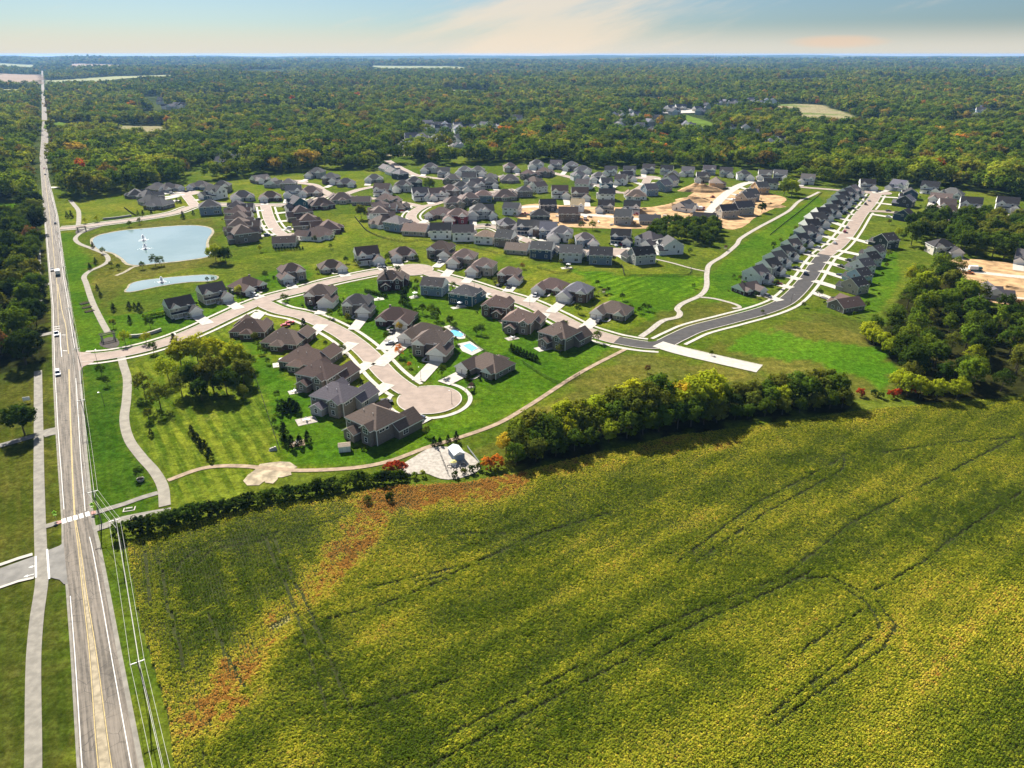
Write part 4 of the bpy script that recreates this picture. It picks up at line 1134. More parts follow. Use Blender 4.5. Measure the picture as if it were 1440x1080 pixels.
def crown_mesh(name, seed, clumps, per, leaf, mat, shape='broad', low=0.10):
    """unit tree: height 1, crown radius about .42; leaf clumps spread through the crown volume"""
    rs = np.random.RandomState(seed); C, N, S = [], [], []
    lob = [(rs.uniform(0, 2 * math.pi), rs.uniform(-.3, .9), rs.uniform(.75, 1.18)) for _ in range(7)]
    for k in range(clumps):
        d = rs.normal(size=3); d /= np.linalg.norm(d)
        if d[2] < -.55: d[2] *= -.6
        rad = rs.uniform(.45, 1.0) ** .6
        if shape == 'cone':
            h = rs.uniform(0.02, 1) ** 1.25; a = rs.uniform(0, 2 * math.pi); r = .26 * (1 - h) ** .8 * rs.uniform(.55, 1.05) + .01
            c = np.array([math.cos(a) * r, math.sin(a) * r, .06 + .92 * h]); cs = .045 + .07 * (1 - h)
        else:
            a = math.atan2(d[1], d[0]); g = 1.0
            for la, lz, ls in lob:
                g += (ls - 1) * max(0, math.cos(a - la)) * max(0, 1 - abs(d[2] - lz))
            rx, rz = (.40, .44) if shape == 'broad' else (.27, .46) if shape == 'tall' else (.46, .50)
            zc = .55 if shape != 'bush' else .46
            c = np.array([d[0] * rx * rad * g, d[1] * rx * rad * g, zc + d[2] * rz * rad * min(g, 1.05)]); cs = rs.uniform(.07, .125)
        q = rs.normal(size=(per, 3)); q /= np.linalg.norm(q, axis=1, keepdims=True)
        pos = c + q * cs * (rs.uniform(.35, 1, size=(per, 1)) ** .5) * np.array([1, 1, .75])
        cr = pos - np.array([0, 0, .42]); cr /= np.linalg.norm(cr, axis=1, keepdims=True) + 1e-6
        nn = cr * .65 + q * .45 + np.array([0, 0, .22]) + rs.normal(size=(per, 3)) * .33
        nn /= np.linalg.norm(nn, axis=1, keepdims=True)
        C.append(pos); N.append(nn); S.append(leaf * rs.uniform(.7, 1.35, size=per))
    C, N, S = np.concatenate(C), np.concatenate(N), np.concatenate(S)
    C[:, 2] = np.maximum(C[:, 2], 0.02)
    return quads_mesh(name, C, N, S, rs, mat)
def trunk_mesh(seed, h0=0.62, r=0.022, limbs=6):
    q = random.Random(seed); mb = MB()
    p = Vector((0, 0, -0.01)); 
    for k in range(4):
        n = p + Vector((q.uniform(-.012, .012), q.uniform(-.012, .012), h0 / 4))
        mb.tube(p, n, r * (1 - k * .2), r * (1 - (k + 1) * .2), 7); p = n
        if k:
            for j in range(limbs // 3):
                a = q.uniform(0, 6.28); L = q.uniform(.16, .27)
                e = p + Vector((math.cos(a) * L, math.sin(a) * L, q.uniform(.08, .2)))
                mb.tube(p, e, r * .42, r * .12, 5)
    return mb.mesh('trunk', M['bark'])
CROWN = {'broad': [crown_mesh('crown', 10 + i, 92, 28, .062, 'leaf') for i in range(5)],
         'tall': [crown_mesh('crown', 40 + i, 46, 26, .055, 'leaf', 'tall') for i in range(3)],
         'cone': [crown_mesh('crown', 60 + i, 60, 16, .06, 'leaf', 'cone') for i in range(2)],
         'bush': [crown_mesh('crown', 80 + i, 52, 26, .085, 'leaf', 'bush') for i in range(3)],
         'sparse': [crown_mesh('crown', 100 + i, 56, 24, .055, 'leaf') for i in range(3)]}
WOODCROWN = [crown_mesh('woodland_crown', 200 + i, 44, 16, .085, 'leaf_wood') for i in range(4)] + [crown_mesh('woodland_crown', 230, 36, 16, .08, 'leaf_wood', 'tall')]
FARCROWN = [crown_mesh('woodland_crown', 300 + i, 26, 9, .14, 'leaf_wood') for i in range(4)]
TRUNK = [trunk_mesh(i) for i in range(4)]
STEM = trunk_mesh(9, .3, .018, 3)
LEAFC = {'dark green': (0.042, 0.078, 0.011), 'green': (0.080, 0.135, 0.015), 'bright green': (0.135, 0.205, 0.018), 'yellow-green': (0.30, 0.36, 0.022), 'yellow': (0.50, 0.38, 0.035), 'olive': (0.135, 0.165, 0.024),
         'orange': (0.52, 0.20, 0.03), 'red': (0.42, 0.075, 0.03), 'brown': (0.20, 0.11, 0.045), 'lime': (0.24, 0.38, 0.028), 'deep green': (0.020, 0.038, 0.011)}
def tree(x, y, h, col, shape='broad', name='broadleaf_tree', wide=1.0, z=0.0):
    t = empty(name, (x, y, z), rnd.uniform(0, 6.28))
    s = h * rnd.uniform(.95, 1.05); t.scale = (s * wide, s * wide, s)
    c = LEAFC[col]; j = rnd.uniform(.85, 1.18); c = (c[0] * j * rnd.uniform(.92, 1.1), c[1] * j, c[2] * j)
    link('crown', rnd.choice(CROWN[shape]), t, color=c)
    link('trunk' if shape not in ('bush', 'cone') else 'stem', rnd.choice(TRUNK) if shape not in ('bush', 'cone') else STEM, t)
    t['col'] = col; t['h'] = h
    return t
TREES = []     # (object, region, colour, category)
def size_word(h, shape):
    if shape in ('cone',): return 'conical'
    return 'tall' if h >= 14 else 'mid-sized' if h >= 8 else 'small' if h >= 3.5 else 'low'
def plant(px, py, h, col, region, shape='broad', name='broadleaf_tree', wide=1.0):
    x, y = G(px, py); t = tree(x, y, h, col, shape, name, wide)
    TREES.append((t, region, col, {'broadleaf_tree': 'tree', 'young_tree': 'tree', 'conifer': 'conifer', 'shrub': 'shrub'}[name], P(x, y)[0], size_word(h, shape)))
    return t
def fill(poly, spacing, hr, cols, region, seed, shape=('broad',), lim=999, **kw):
    """trees standing through a wood, poly in photo pixels of their bases"""
    q = random.Random(seed); g = GL(poly); xs = [p[0] for p in g]; ys_ = [p[1] for p in g]; pts = []
    y = min(ys_)
    while y < max(ys_):
        x = min(xs)
        while x < max(xs):
            a, b = x + q.uniform(-.42, .42) * spacing, y + q.uniform(-.42, .42) * spacing
            if inpoly(a, b, g): pts.append((a, b))
            x += spacing
        y += spacing
    pts.sort(key=lambda p: p[1])
    for a, b in pts[:lim]:
        px, py = P(a, b)
        if -60 < px < 1500: plant(px, py, q.uniform(*hr), q.choice(cols), region, q.choice(shape), **kw)

# hedgerow of trees along the field's far edge
q = random.Random(5)
HEDGE = [(722, 655), (762, 647), (830, 628), (900, 612), (960, 602), (1040, 590), (1110, 582), (1170, 575), (1200, 571)]
HL = smooth(GL(HEDGE), 1)
Ltot = sum((b - a).length for a, b in zip(HL, HL[1:]))
pal = ['green', 'green', 'olive', 'yellow-green', 'dark green', 'green', 'olive']
for rowi, (off, hr) in enumerate(((0, (7, 9.5)), (5.5, (10, 13)), (11, (10, 13.5)))):
    ln = offset(HL, off); s = 2.0 + rowi * 2; acc = 0
    for a, b in zip(ln, ln[1:]):
        acc += (b - a).length
        if acc >= s:
            s += q.uniform(5.0, 7.5); px, py = P(a.x, a.y)
            k = 1.0 if px < 860 else 1.25 if px < 1010 else 0.82 if px < 1090 else 0.95
            c = q.choice(pal)
            if rowi == 2 and px < 820: c = q.choice(['yellow-green', 'green', 'olive', 'bright green', 'olive'])
            if 940 < px < 1000 and rowi: c = 'yellow-green'
            plant(px, py, q.uniform(*hr) * k, c, 'in hedgerow beside the crop field', 'broad')
plant(712, 642, 9, 'yellow', 'in hedgerow beside the crop field', 'sparse'); plant(958, 585, 15, 'yellow', 'in hedgerow beside the crop field')
plant(1079, 573, 7, 'orange', 'in hedgerow beside the crop field', 'sparse')
# wood at right
fill([(1222, 470), (1262, 430), (1275, 400), (1300, 385), (1330, 382), (1352, 398), (1374, 424), (1440, 442), (1530, 450), (1560, 545), (1440, 553), (1300, 565), (1256, 558), (1264, 520)], 11.2, (9, 16), ['green', 'dark green', 'bright green', 'bright green', 'green', 'olive', 'dark green', 'yellow-green'], 'in the wood at right', 11, ('broad', 'broad', 'sparse', 'tall'))
for p_ in ((1218, 478), (1228, 486), (1240, 492), (1250, 500), (1262, 548), (1275, 556), (1292, 560), (1316, 562), (1345, 560)): plant(*p_, 9, 'yellow-green', 'in the wood at right', 'broad')
fill([(1269, 330), (1304, 316), (1343, 311), (1386, 310), (1440, 320), (1500, 330), (1500, 372), (1440, 368), (1393, 366), (1347, 361), (1340, 346), (1304, 336), (1280, 352), (1266, 345)], 13, (13, 17), ['green', 'dark green', 'green', 'olive', 'dark green'], 'in the grove among the eastern houses', 12)
plant(1307, 311, 14, 'dark green', 'in the grove among the eastern houses')
# roadside wood, left
fill([(-40, 318), (0, 314), (24, 309), (34, 294), (50, 290), (54, 320), (57, 350), (60, 400), (60, 440), (60, 470), (58, 500), (34, 512), (0, 522), (-40, 530)], 13, (13, 18), ['dark green', 'dark green', 'green', 'deep green', 'green', 'olive'], 'in the roadside wood at left', 13)
plant(37, 513, 15, 'dark green', 'in the roadside wood at left'); plant(45, 345, 13, 'brown', 'in the roadside wood at left'); plant(3, 500, 12, 'brown', 'in the roadside wood at left')
plant(35, 611, 12.5, 'dark green', 'alone on the left lawn', wide=1.12)
# park trees
for px, py, h, c, s in ((255, 516, 13, 'yellow-green', 'broad'), (280, 512, 14, 'yellow-green', 'broad'), (306, 518, 15, 'yellow-green', 'broad'), (330, 524, 14, 'yellow-green', 'broad'), (343, 540, 11, 'olive', 'broad'),
                        (300, 548, 15, 'olive', 'broad'), (272, 548, 12, 'green', 'broad'), (320, 556, 12, 'dark green', 'broad'), (284, 563, 10, 'dark green', 'broad'), (238, 536, 11, 'yellow-green', 'sparse'),
                        (226, 574, 11.5, 'olive', 'sparse'), (204, 556, 9.5, 'olive', 'sparse'), (256, 556, 10, 'olive', 'sparse'), (210, 591, 5.5, 'olive', 'sparse'), (348, 520, 9, 'bright green', 'broad'), (343, 560, 6, 'olive', 'sparse')):
    plant(px, py, h, c, 'in the park cluster beside the curved path', s, wide=1.0)
# small patch between the estate and the building site
fill([(905, 328), (935, 318), (965, 313), (1008, 318), (1018, 332), (1010, 346), (985, 346), (950, 340), (918, 340)], 8.0, (8, 11), ['green', 'dark green', 'bright green', 'green'], 'in the copse below the building site', 14)
for px, py, h, c in ((1102, 275, 15, 'bright green'), (1113, 276, 16, 'yellow-green'), (1108, 270, 16, 'bright green'), (1071, 299, 9, 'dark green')): plant(px, py, h, c, 'standing beside the building site')
for px, py, h, c in ((304, 369, 12, 'yellow-green'), (318, 370, 11, 'dark green'), (310, 366, 9, 'olive')): plant(px, py, h, c, 'by the big pond')
for px, py, h, c in ((604, 270, 15, 'bright green'), (508, 308, 12, 'olive')): plant(px, py, h, c, 'between the middle houses')
# hedge of shrubs below the park and along the field corner
SH = smooth(GL([(176, 752), (205, 748), (228, 742), (262, 733), (293, 724), (335, 714), (378, 705), (420, 698), (452, 693), (495, 684), (530, 679), (566, 675)]), 1); acc, s = 0, 1.0
for a, b in zip(SH, SH[1:]):
    acc += (b - a).length
    if acc >= s:
        s += q.uniform(1.7, 2.4); px, py = P(a.x + q.uniform(-.8, .8), a.y + q.uniform(-1, 1))
        hh = q.uniform(4.6, 6.2) if px < 300 else q.uniform(3.6, 5.0)
        plant(px, py, hh, q.choice(['dark green', 'green', 'deep green', 'green', 'dark green']), 'in the shrub hedge by the field', 'bush', 'shrub', 1.25)
for px, py, h, c, rg in ((547, 664, 4.2, 'red', 'by the gravel pad'), (556, 662, 4.4, 'red', 'by the gravel pad'), (567, 664, 4.2, 'red', 'by the gravel pad'), (685, 660, 4.6, 'orange', 'by the gravel pad'), (698, 657, 5, 'orange', 'by the gravel pad'),
                         (1209, 557, 4, 'red', 'near the hedgerow gap'), (1252, 559, 3.6, 'red', 'near the hedgerow gap'), (1262, 556, 3.6, 'red', 'near the hedgerow gap'), (1285, 552, 3.6, 'red', 'near the hedgerow gap'), (1433, 432, 5, 'brown', 'beside the eastern dirt lot'),
                         (1238, 560, 3, 'green', 'near the hedgerow gap'), (1228, 556, 3, 'dark green', 'near the hedgerow gap'), (640, 671, 2.6, 'dark green', 'by the gravel pad'), (653, 667, 2.6, 'olive', 'by the gravel pad'), (664, 664, 2.8, 'dark green', 'by the gravel pad'), (673, 660, 2.5, 'olive', 'by the gravel pad'), (583, 672, 2.4, 'bright green', 'by the gravel pad'), (595, 670, 2.4, 'yellow-green', 'by the gravel pad'),
                         (548, 705, 3.2, 'dark green', 'in the crop field'), (518, 708, 3.0, 'olive', 'in the crop field')):
    plant(px, py, h, c, rg, 'bush', 'shrub')
# conifers
for rg, pts in {'beside a patio of the lower cul-de-sac': [(393, 582, 4.6), (399, 577, 5), (404, 580, 5), (409, 575, 5.2), (414, 578, 5.2), (419, 579, 4.8), (399, 612, 5.5), (400, 624, 4.4), (411, 630, 4.8), (422, 627, 4.6), (433, 622, 4.4)],
                'on the mown park lawn': [(270, 611, 4), (274, 617, 3.2), (279, 623, 4.4), (283, 630, 3.6), (290, 635, 4.6), (296, 645, 4.2), (213, 613, 3)],
                'behind the twin pools': [(719, 494, 3.8), (723, 496, 3.8), (727.5, 498, 3.8), (732, 499.5, 3.8), (736.5, 501.5, 3.6), (741, 503, 3.6), (745.5, 505, 3.6), (750, 507, 3.6), (754.5, 508.5, 3.6)],
                'in a clipped row behind the brick house': [(514 + 2.7 * k, 411 + .72 * k, 2.6) for k in range(12)],
                'in a clipped row below the cream house': [(388 + 4.2 * k, 352.5 - .15 * k, 2.8) for k in range(10)],
                'by the dirt trail': [(611, 627, 3.6), (619, 625, 3.2), (630.5, 622.5, 3), (642, 620, 4)],
                'on the slope near the ponds': [(182, 434, 4.6), (190, 435, 3.8), (197, 437, 5), (160, 437, 4.6), (142, 417, 3.6), (137, 407, 3.2), (127, 378, 4), (135, 371, 4.4), (183, 454, 4), (131, 348, 4.2), (95, 306, 5), (101, 306, 5.6)],
                'along the pond street': [(257.5, 307, 6), (249, 285.5, 4.5), (254, 286, 4.5), (272, 302, 4), (194, 301, 3.6), (201, 301, 3.6), (213, 300.5, 3.6)],
                'beside the front cul-de-sac driveways': [(428, 464, 6.4), (246.5, 489, 7), (659, 536, 5), (569, 427, 9.5), (508.5, 543, 3.4)]}.items():
    for px, py, h in pts: plant(px, py, h, 'deep green', rg, 'cone', 'conifer', 1.25)
# young trees set out on lawns and verges
YT = [(400, 424, 5, 'green'), (336, 415, 6, 'yellow-green'), (216.5, 496, 6, 'green'), (206, 483, 6, 'yellow-green'), (177, 484, 7, 'yellow-green'), (212, 462, 6, 'dark green'), (464, 447, 5, 'green'), (489, 452, 4.5, 'olive'),
      (543.6, 478, 4.5, 'dark green'), (562, 465, 4.5, 'yellow'), (562, 501, 5.5, 'orange'), (576, 517, 3, 'orange'), (621.4, 529, 5.5, 'green'), (482, 497, 5, 'dark green'), (594, 441, 6, 'dark green'), (606, 443, 6, 'green'), (613, 450, 6.5, 'dark green'),
      (565, 433, 5, 'dark green'), (633, 458, 6, 'dark green'), (670, 470, 4.5, 'dark green'), (677, 470, 5, 'dark green'), (813, 440, 5, 'dark green'), (839, 481, 6, 'bright green'), (794, 463, 5, 'green'), (145, 357, 5, 'bright green'), (157, 376, 4, 'olive'), (167, 379, 4, 'dark green'),
      (219, 374, 8, 'green'), (227, 373, 6, 'bright green'), (201, 378, 5, 'green'), (182.5, 319, 5, 'green'), (197, 315, 5, 'green'), (120, 314, 4.5, 'yellow-green'), (137, 312, 5, 'yellow-green'), (186, 273, 9, 'green'), (366, 354, 5, 'yellow-green'), (546, 368, 6, 'dark green'), (833, 323, 8, 'bright green'), (817, 322, 6, 'dark green'),
      (803, 347, 6, 'yellow-green'), (1091, 405, 5, 'dark green'), (1152, 417, 5, 'dark green'), (1130, 432, 3, 'dark green'), (143, 527, 5, 'dark green'), (151, 542, 4, 'dark green'), (196, 672, 4, 'dark green'), (160, 461, 5, 'olive'), (300, 396, 3, 'dark green'), (404, 421, 3, 'olive'), (458, 487, 3, 'dark green'), (640, 462, 4, 'green'), (716, 432, 4, 'dark green'), (735, 378, 4, 'brown'), (797, 380, 4, 'dark green'), (855, 412, 4, 'dark green'), (840, 402, 4, 'dark green'), (875, 422, 4.5, 'dark green'), (905, 436, 4, 'dark green'), (912, 437, 4, 'dark green'), (899, 440, 3.5, 'dark green'),
      (390, 560, 3.5, 'dark green'), (386, 598, 3, 'dark green'), (367, 497, 4, 'green'), (377, 512, 3, 'dark green'), (600, 612, 4, 'olive'), (975, 405, 3, 'dark green'), (1000, 500, 2.5, 'dark green'), (910, 524, 4, 'brown'), (465, 350, 4, 'green'), (430, 332, 4, 'yellow-green'), (292, 396, 3, 'dark green'), (340, 422, 3, 'dark green'), (1072, 441, 2.5, 'green'),
      (560, 386, 6, 'dark green'), (586, 400, 3.5, 'dark green'), (1290, 318, 9, 'yellow-green'), (1262, 335, 8, 'yellow-green'), (1345, 372, 6, 'bright green'), (1250, 316, 5, 'olive'), (487, 370, 5, 'dark green'), (394, 395, 4, 'dark green'), (374, 392, 5, 'dark green')]
for px, py, h, c in YT: plant(px, py, h, c, 'on the estate lawns', 'sparse', 'young_tree')
for k in range(9): plant(203 + 3.4 * k, 447.5 - .6 * k + (k % 2), 2.6, 'lime', 'in bright row beside the cream house', 'bush', 'shrub')
# scattered small yard trees and foundation shrubs next to the nearer houses
q = random.Random(21)
for h in HOUSES:
    n = 3 if h['py'] > 338 else 1 if h['py'] > 270 else 0
    c, sn = math.cos(h['rot']), math.sin(h['rot'])
    for k in range(n):
        lx, ly = q.choice([(-9.5, -4), (-7, -9.6), (-8.4, 5), (9.5, 4), (-3.5, -10), (6, 10.5), (-6, 10)])
        lx += q.uniform(-1, 1); ly += q.uniform(-1, 1)
        if h['mir']: lx = -lx
        x, y = h['x'] + c * lx - sn * ly, h['y'] + sn * lx + c * ly
        if not clear_of(x, y, -1, 1.0): continue
        px, py = P(x, y)
        if q.random() < .7: plant(px, py, q.uniform(1.1, 2.0), q.choice(['dark green', 'green', 'olive', 'deep green', 'bright green']), 'planted against the estate houses', 'bush', 'shrub')
        else: plant(px, py, q.uniform(3, 5), q.choice(['dark green', 'green', 'olive']), 'on the estate lawns', 'sparse', 'young_tree')

# ------------------------------------------------------------------ woodland to the horizon
BND = [(-2000, 283), (0, 283), (52, 283), (58, 275), (70, 262), (78, 281), (97, 280.5), (120, 277.5), (177, 270.5), (186, 268), (246, 259), (268, 256), (325, 252), (354, 247), (432, 239), (476, 238), (520, 238), (534, 231), (556, 229),
       (594, 230), (660, 231), (744, 229), (796, 228), (835, 236), (899, 235), (958, 236), (1056, 238), (1094, 244), (1143, 256), (1172, 261), (1205, 258.5), (1238, 262), (1286, 262), (1349, 265), (1393, 275), (1440, 284), (1500, 300), (3000, 300)]
def bnd(px):
    for a, b in zip(BND, BND[1:]):
        if a[0] <= px <= b[0]: return a[1] + (b[1] - a[1]) * (px - a[0]) / (b[0] - a[0])
    return 283
OPEN = [[(-400, 286), (27, 286), (27, 309), (-400, 312)], [(-300, 106), (57, 106), (57, 119), (-300, 119)], [(64, 114), (140, 113), (232, 111), (250, 115), (150, 119.5), (66, 120)], [(-200, 94), (50, 94), (50, 98.5), (-200, 98.5)], [(62, 176), (80, 172), (130, 179), (90, 184), (62, 181)],
        [(520, 97), (640, 97), (660, 100.5), (530, 101)], [(100, 95.5), (170, 96), (170, 99), (100, 99)], [(590, 206), (622, 203), (632, 209), (600, 214)], [(566, 198), (590, 192), (645, 199), (642, 208), (590, 207)], [(600, 176), (650, 178), (720, 184), (716, 190), (640, 188), (600, 183)],
        [(965, 163), (1000, 173), (1014, 184), (1008, 194), (990, 192), (962, 175)], [(928, 156), (975, 154), (978, 160), (930, 161)], [(-60, 128), (40, 127), (56, 131), (0, 133), (-60, 133)], [(196, 138), (222, 137), (240, 150), (216, 152)], [(240, 152), (262, 149), (272, 158), (250, 160)],
        [(100, 174), (135, 178), (140, 184), (110, 183)], [(1350, 112), (1430, 111), (1440, 116), (1360, 116)], [(1090, 118), (1160, 116), (1165, 119), (1100, 121)], [(150, 224), (205, 221), (210, 228), (152, 230)], [(1320, 166), (1440, 168), (1440, 172), (1330, 171)], [(930, 182), (960, 180), (962, 186), (934, 188)], [(700, 167), (740, 166), (745, 175), (705, 176)], [(640, 209), (668, 207), (672, 216), (645, 218)], [(330, 105), (400, 103), (410, 106), (340, 108)]]
OPEN += [[(925, 166), (1002, 156), (1008, 161), (930, 172)], [(1005, 150), (1104, 146), (1106, 151), (1008, 156)], [(868, 186), (932, 178), (936, 185), (872, 193)], [(1018, 190), (1062, 184), (1066, 192), (1020, 198)], [(196, 158), (262, 150), (268, 156), (200, 165)], [(1350, 158), (1420, 155), (1424, 160), (1352, 164)], [(700, 192), (724, 190), (726, 196), (702, 197)]]
OPENG = [GL(p) for p in OPEN]
OPENB = [(min(p[0] for p in g), max(p[0] for p in g), min(p[1] for p in g), max(p[1] for p in g), g) for g in OPENG]
def opened(x, y):
    return any(a <= x <= b and c <= y <= d and inpoly(x, y, g) for a, b, c, d, g in OPENB)
FARH = []     # houses deep in the woods: px, py
q = random.Random(31)
for (x0, x1, ya, yb, n) in ((600, 722, 179, 188, 26), (570, 642, 198, 206, 14), (640, 650, 210, 214, 2), (720, 735, 168, 173, 3), (860, 935, 162, 190, 20), (935, 1000, 150, 164, 14), (962, 990, 178, 190, 7), (1000, 1100, 143, 152, 18), (1022, 1060, 181, 194, 5), (1080, 1120, 200, 210, 4), (1330, 1430, 145, 168, 9), (196, 262, 140, 158, 8), (60, 130, 183, 232, 3), (1240, 1252, 143, 147, 2), (300, 360, 224, 236, 4), (560, 600, 205, 216, 3), (1150, 1162, 180, 184, 1), (470, 520, 205, 222, 3)):
    for _ in range(n): FARH.append((q.uniform(x0, x1), q.uniform(ya, yb)))
FHG = [G(*p) for p in FARH]
_cell = {}
for i, (x, y) in enumerate(FHG):
    for a in (-1, 0, 1):
        for b in (-6, -5, -4, -3, -2, -1, 0, 1): _cell.setdefault((int(x // 20) + a, int(y // 20) + b), []).append((x, y))
rdl = [Vector(p) for p in ROADC]
def roadx(y): return byy(rdl, y).x
WOOD = []
q = random.Random(41)
y = 560.0
while y < 9800:
    s = 11.5 if y < 1900 else 11.5 + (y - 1900) * 0.0052
    half = y * 0.70 + 60
    xr = roadx(y)
    x = -half
    while x < half:
        a, b = x + q.uniform(-.48, .48) * s, y + q.uniform(-.48, .48) * s
        x += s
        if abs(a - xr) < (15 if y < 2500 else 22): continue
        px, py = P(a, b)
        if y < 1300:
            if py > bnd(px): continue
        if opened(a, b) or y > 1200 and opened(a * 1.07, b * 1.07) or y > 2500 and opened(a * 1.12, b * 1.12): continue
        if y > 1050 and clearing(a, b) > .40: continue
        if any((a - u) ** 2 + (b - v) ** 2 < 170 or (abs(a - u) < 13 and 0 < v - b < 100 and (int(a * 7 + b * 3) % 9)) for u, v in _cell.get((int(a // 20), int(b // 20)), ())): continue
        WOOD.append((a, b, s))
    y += s * .92
near = []
WP = []
for a, b, s in WOOD:
    st = noise.noise((a / 120, b / 120, 7.7)); st2 = noise.noise((a / 30, b / 30, 3.1))
    hue = .42 + .26 * st + .15 * st2 + .22 * noise.noise((a / 650, b / 300, 3.3)) + q.gauss(0, .15)
    if hue > .80: hue = .74
    r_ = q.random()
    dd = math.hypot(a, b)
    if r_ < .07: hue = q.uniform(.80, .92)
    elif r_ < .078 and dd < 2200: hue = q.uniform(.92, 1.0)
    hue = max(0.02, hue)
    hh = (q.uniform(11, 19) if q.random() < .7 else q.uniform(17, 25)) * (1 + .15 * st + .3 * noise.noise((a / 500, b / 260, 13)))
    if s > 11: hh *= (s / 11) ** .4
    WP.append((a, b, hh, hue, s))
WP.sort(key=lambda p: p[1] ** 2 + p[0] ** 2)
NBROAD = sum(1 for t in TREES if t[0].name.split('.')[0] == 'broadleaf_tree')
NIND = max(0, 298 - NBROAD)
def huecol(hu):
    return 'dark green' if hu < .25 else 'green' if hu < .46 else 'bright green' if hu < .62 else 'yellow-green' if hu < .80 else 'olive' if hu < .92 else 'orange' if hu < .975 else 'red'
ind, rest = [], []
for p_ in WP:
    px, py = P(p_[0], p_[1])
    (ind if len(ind) < NIND and 0 < px < 1440 and bnd(px) - py < 7 else rest).append(p_)
for a, b, hh, hu, s in ind:
    t = tree(a, b, hh, huecol(hu), 'broad' if rnd.random() < .8 else 'tall', wide=1.1)
    TREES.append((t, 'at the front of the back woods', huecol(hu), 'tree', P(a, b)[0], size_word(hh, 'broad')))

def instancer(name, pts, protos, mat, kind='stuff'):
    """one object whose points carry copies of the unit crowns"""
    me = bpy.data.meshes.new(name); n = len(pts)
    me.vertices.add(n); me.vertices.foreach_set('co', np.array([p[:3] for p in pts], dtype=np.float32).reshape(-1))
    for nm, k in (('hue', 3), ('hs', 4), ('ws', 5), ('rz', 6)):
        at = me.attributes.new(nm, 'FLOAT', 'POINT'); at.data.foreach_set('value', np.array([p[k] for p in pts], dtype=np.float32))
    at = me.attributes.new('idx', 'INT', 'POINT'); at.data.foreach_set('value', np.array([rnd.randrange(len(protos)) for _ in pts], dtype=np.int32))
    me.materials.append(M[mat])
    o = struct(name, me, kind)
    ng = bpy.data.node_groups.new(name, 'GeometryNodeTree')
    ng.interface.new_socket('Geometry', in_out='INPUT', socket_type='NodeSocketGeometry'); ng.interface.new_socket('Geometry', in_out='OUTPUT', socket_type='NodeSocketGeometry')
    N, Lk = ng.nodes, ng.links
    gi, go = N.new('NodeGroupInput'), N.new('NodeGroupOutput')
    ip = N.new('GeometryNodeInstanceOnPoints'); jn = N.new('GeometryNodeJoinGeometry')
    for me2 in protos[::-1]:
        po = bpy.data.objects.new(name + '_form', me2)
        oi = N.new('GeometryNodeObjectInfo'); oi.inputs['Object'].default_value = po; oi.inputs['As Instance'].default_value = True
        Lk.new(oi.outputs['Geometry'], jn.inputs[0])
    Lk.new(gi.outputs[0], ip.inputs['Points']); Lk.new(jn.outputs[0], ip.inputs['Instance'])
    ip.inputs['Pick Instance'].default_value = True
    def attr(nm, typ='FLOAT'):
        a = N.new('GeometryNodeInputNamedAttribute'); a.data_type = typ; a.inputs['Name'].default_value = nm; return a.outputs['Attribute']
    Lk.new(attr('idx', 'INT'), ip.inputs['Instance Index'])
    cs = N.new('ShaderNodeCombineXYZ'); w_ = attr('ws'); Lk.new(w_, cs.inputs[0]); Lk.new(w_, cs.inputs[1]); Lk.new(attr('hs'), cs.inputs[2]); Lk.new(cs.outputs[0], ip.inputs['Scale'])
    cr = N.new('ShaderNodeCombineXYZ'); Lk.new(attr('rz'), cr.inputs[2]); Lk.new(cr.outputs[0], ip.inputs['Rotation'])
    Lk.new(ip.outputs[0], go.inputs[0])
    md = o.modifiers.new('copies', 'NODES'); md.node_group = ng
    return o
nearw = [(a, b, H(a, b) - .3, hu, hh, hh * q.uniform(1.0, 1.25), q.uniform(0, 6.28)) for a, b, hh, hu, s in rest if b < 1700]
farw = [(a, b, H(a, b) - .5, hu, hh, max(hh, s * 1.15) * q.uniform(.95, 1.25), q.uniform(0, 6.28)) for a, b, hh, hu, s in rest if b >= 1700]
instancer('back_woodland', nearw, WOODCROWN, 'leaf_wood')
instancer('distant_woodland', farw, FARCROWN, 'leaf_wood')
print('WOOD', len(nearw), len(farw), 'individual', len(ind), NBROAD)
# open fields between the far woods
for i, (poly, m) in enumerate(((OPEN[1], 'ploughed'), (OPEN[2], 'crop_far'), (OPEN[3], 'crop_far'), (OPEN[5], 'crop_far'), (OPEN[6], 'ploughed'), (OPEN[10], 'far_green'), (OPEN[11], 'concrete'), (OPEN[7], 'far_green'), (OPEN[8], 'concrete'), (OPEN[9], 'far_green'), (OPEN[4], 'far_green'), (OPEN[12], 'crop_far'))):
    g = GL(poly); zz = max(H(*p) for p in g)
    mb = MB(); k = 14
    xs = [p[0] for p in g]; ys_ = [p[1] for p in g]
    # drape a grid clipped to the outline
    nx, ny = 40, 30
    for ix in range(nx):
        for iy in range(ny):
            x0_, x1_ = (min(xs) + (max(xs) - min(xs)) * (ix + d) / nx for d in (0, 1)); y0_, y1_ = (min(ys_) + (max(ys_) - min(ys_)) * (iy + d) / ny for d in (0, 1))
            if inpoly((x0_ + x1_) / 2, (y0_ + y1_) / 2, g): mb.face([(a, b, H(a, b) + 1.2 + .02 * i) for a, b in ((x0_, y0_), (x1_, y0_), (x1_, y1_), (x0_, y1_))])
    if mb.f: struct('far_field', mb.mesh('far_field', M[m]))

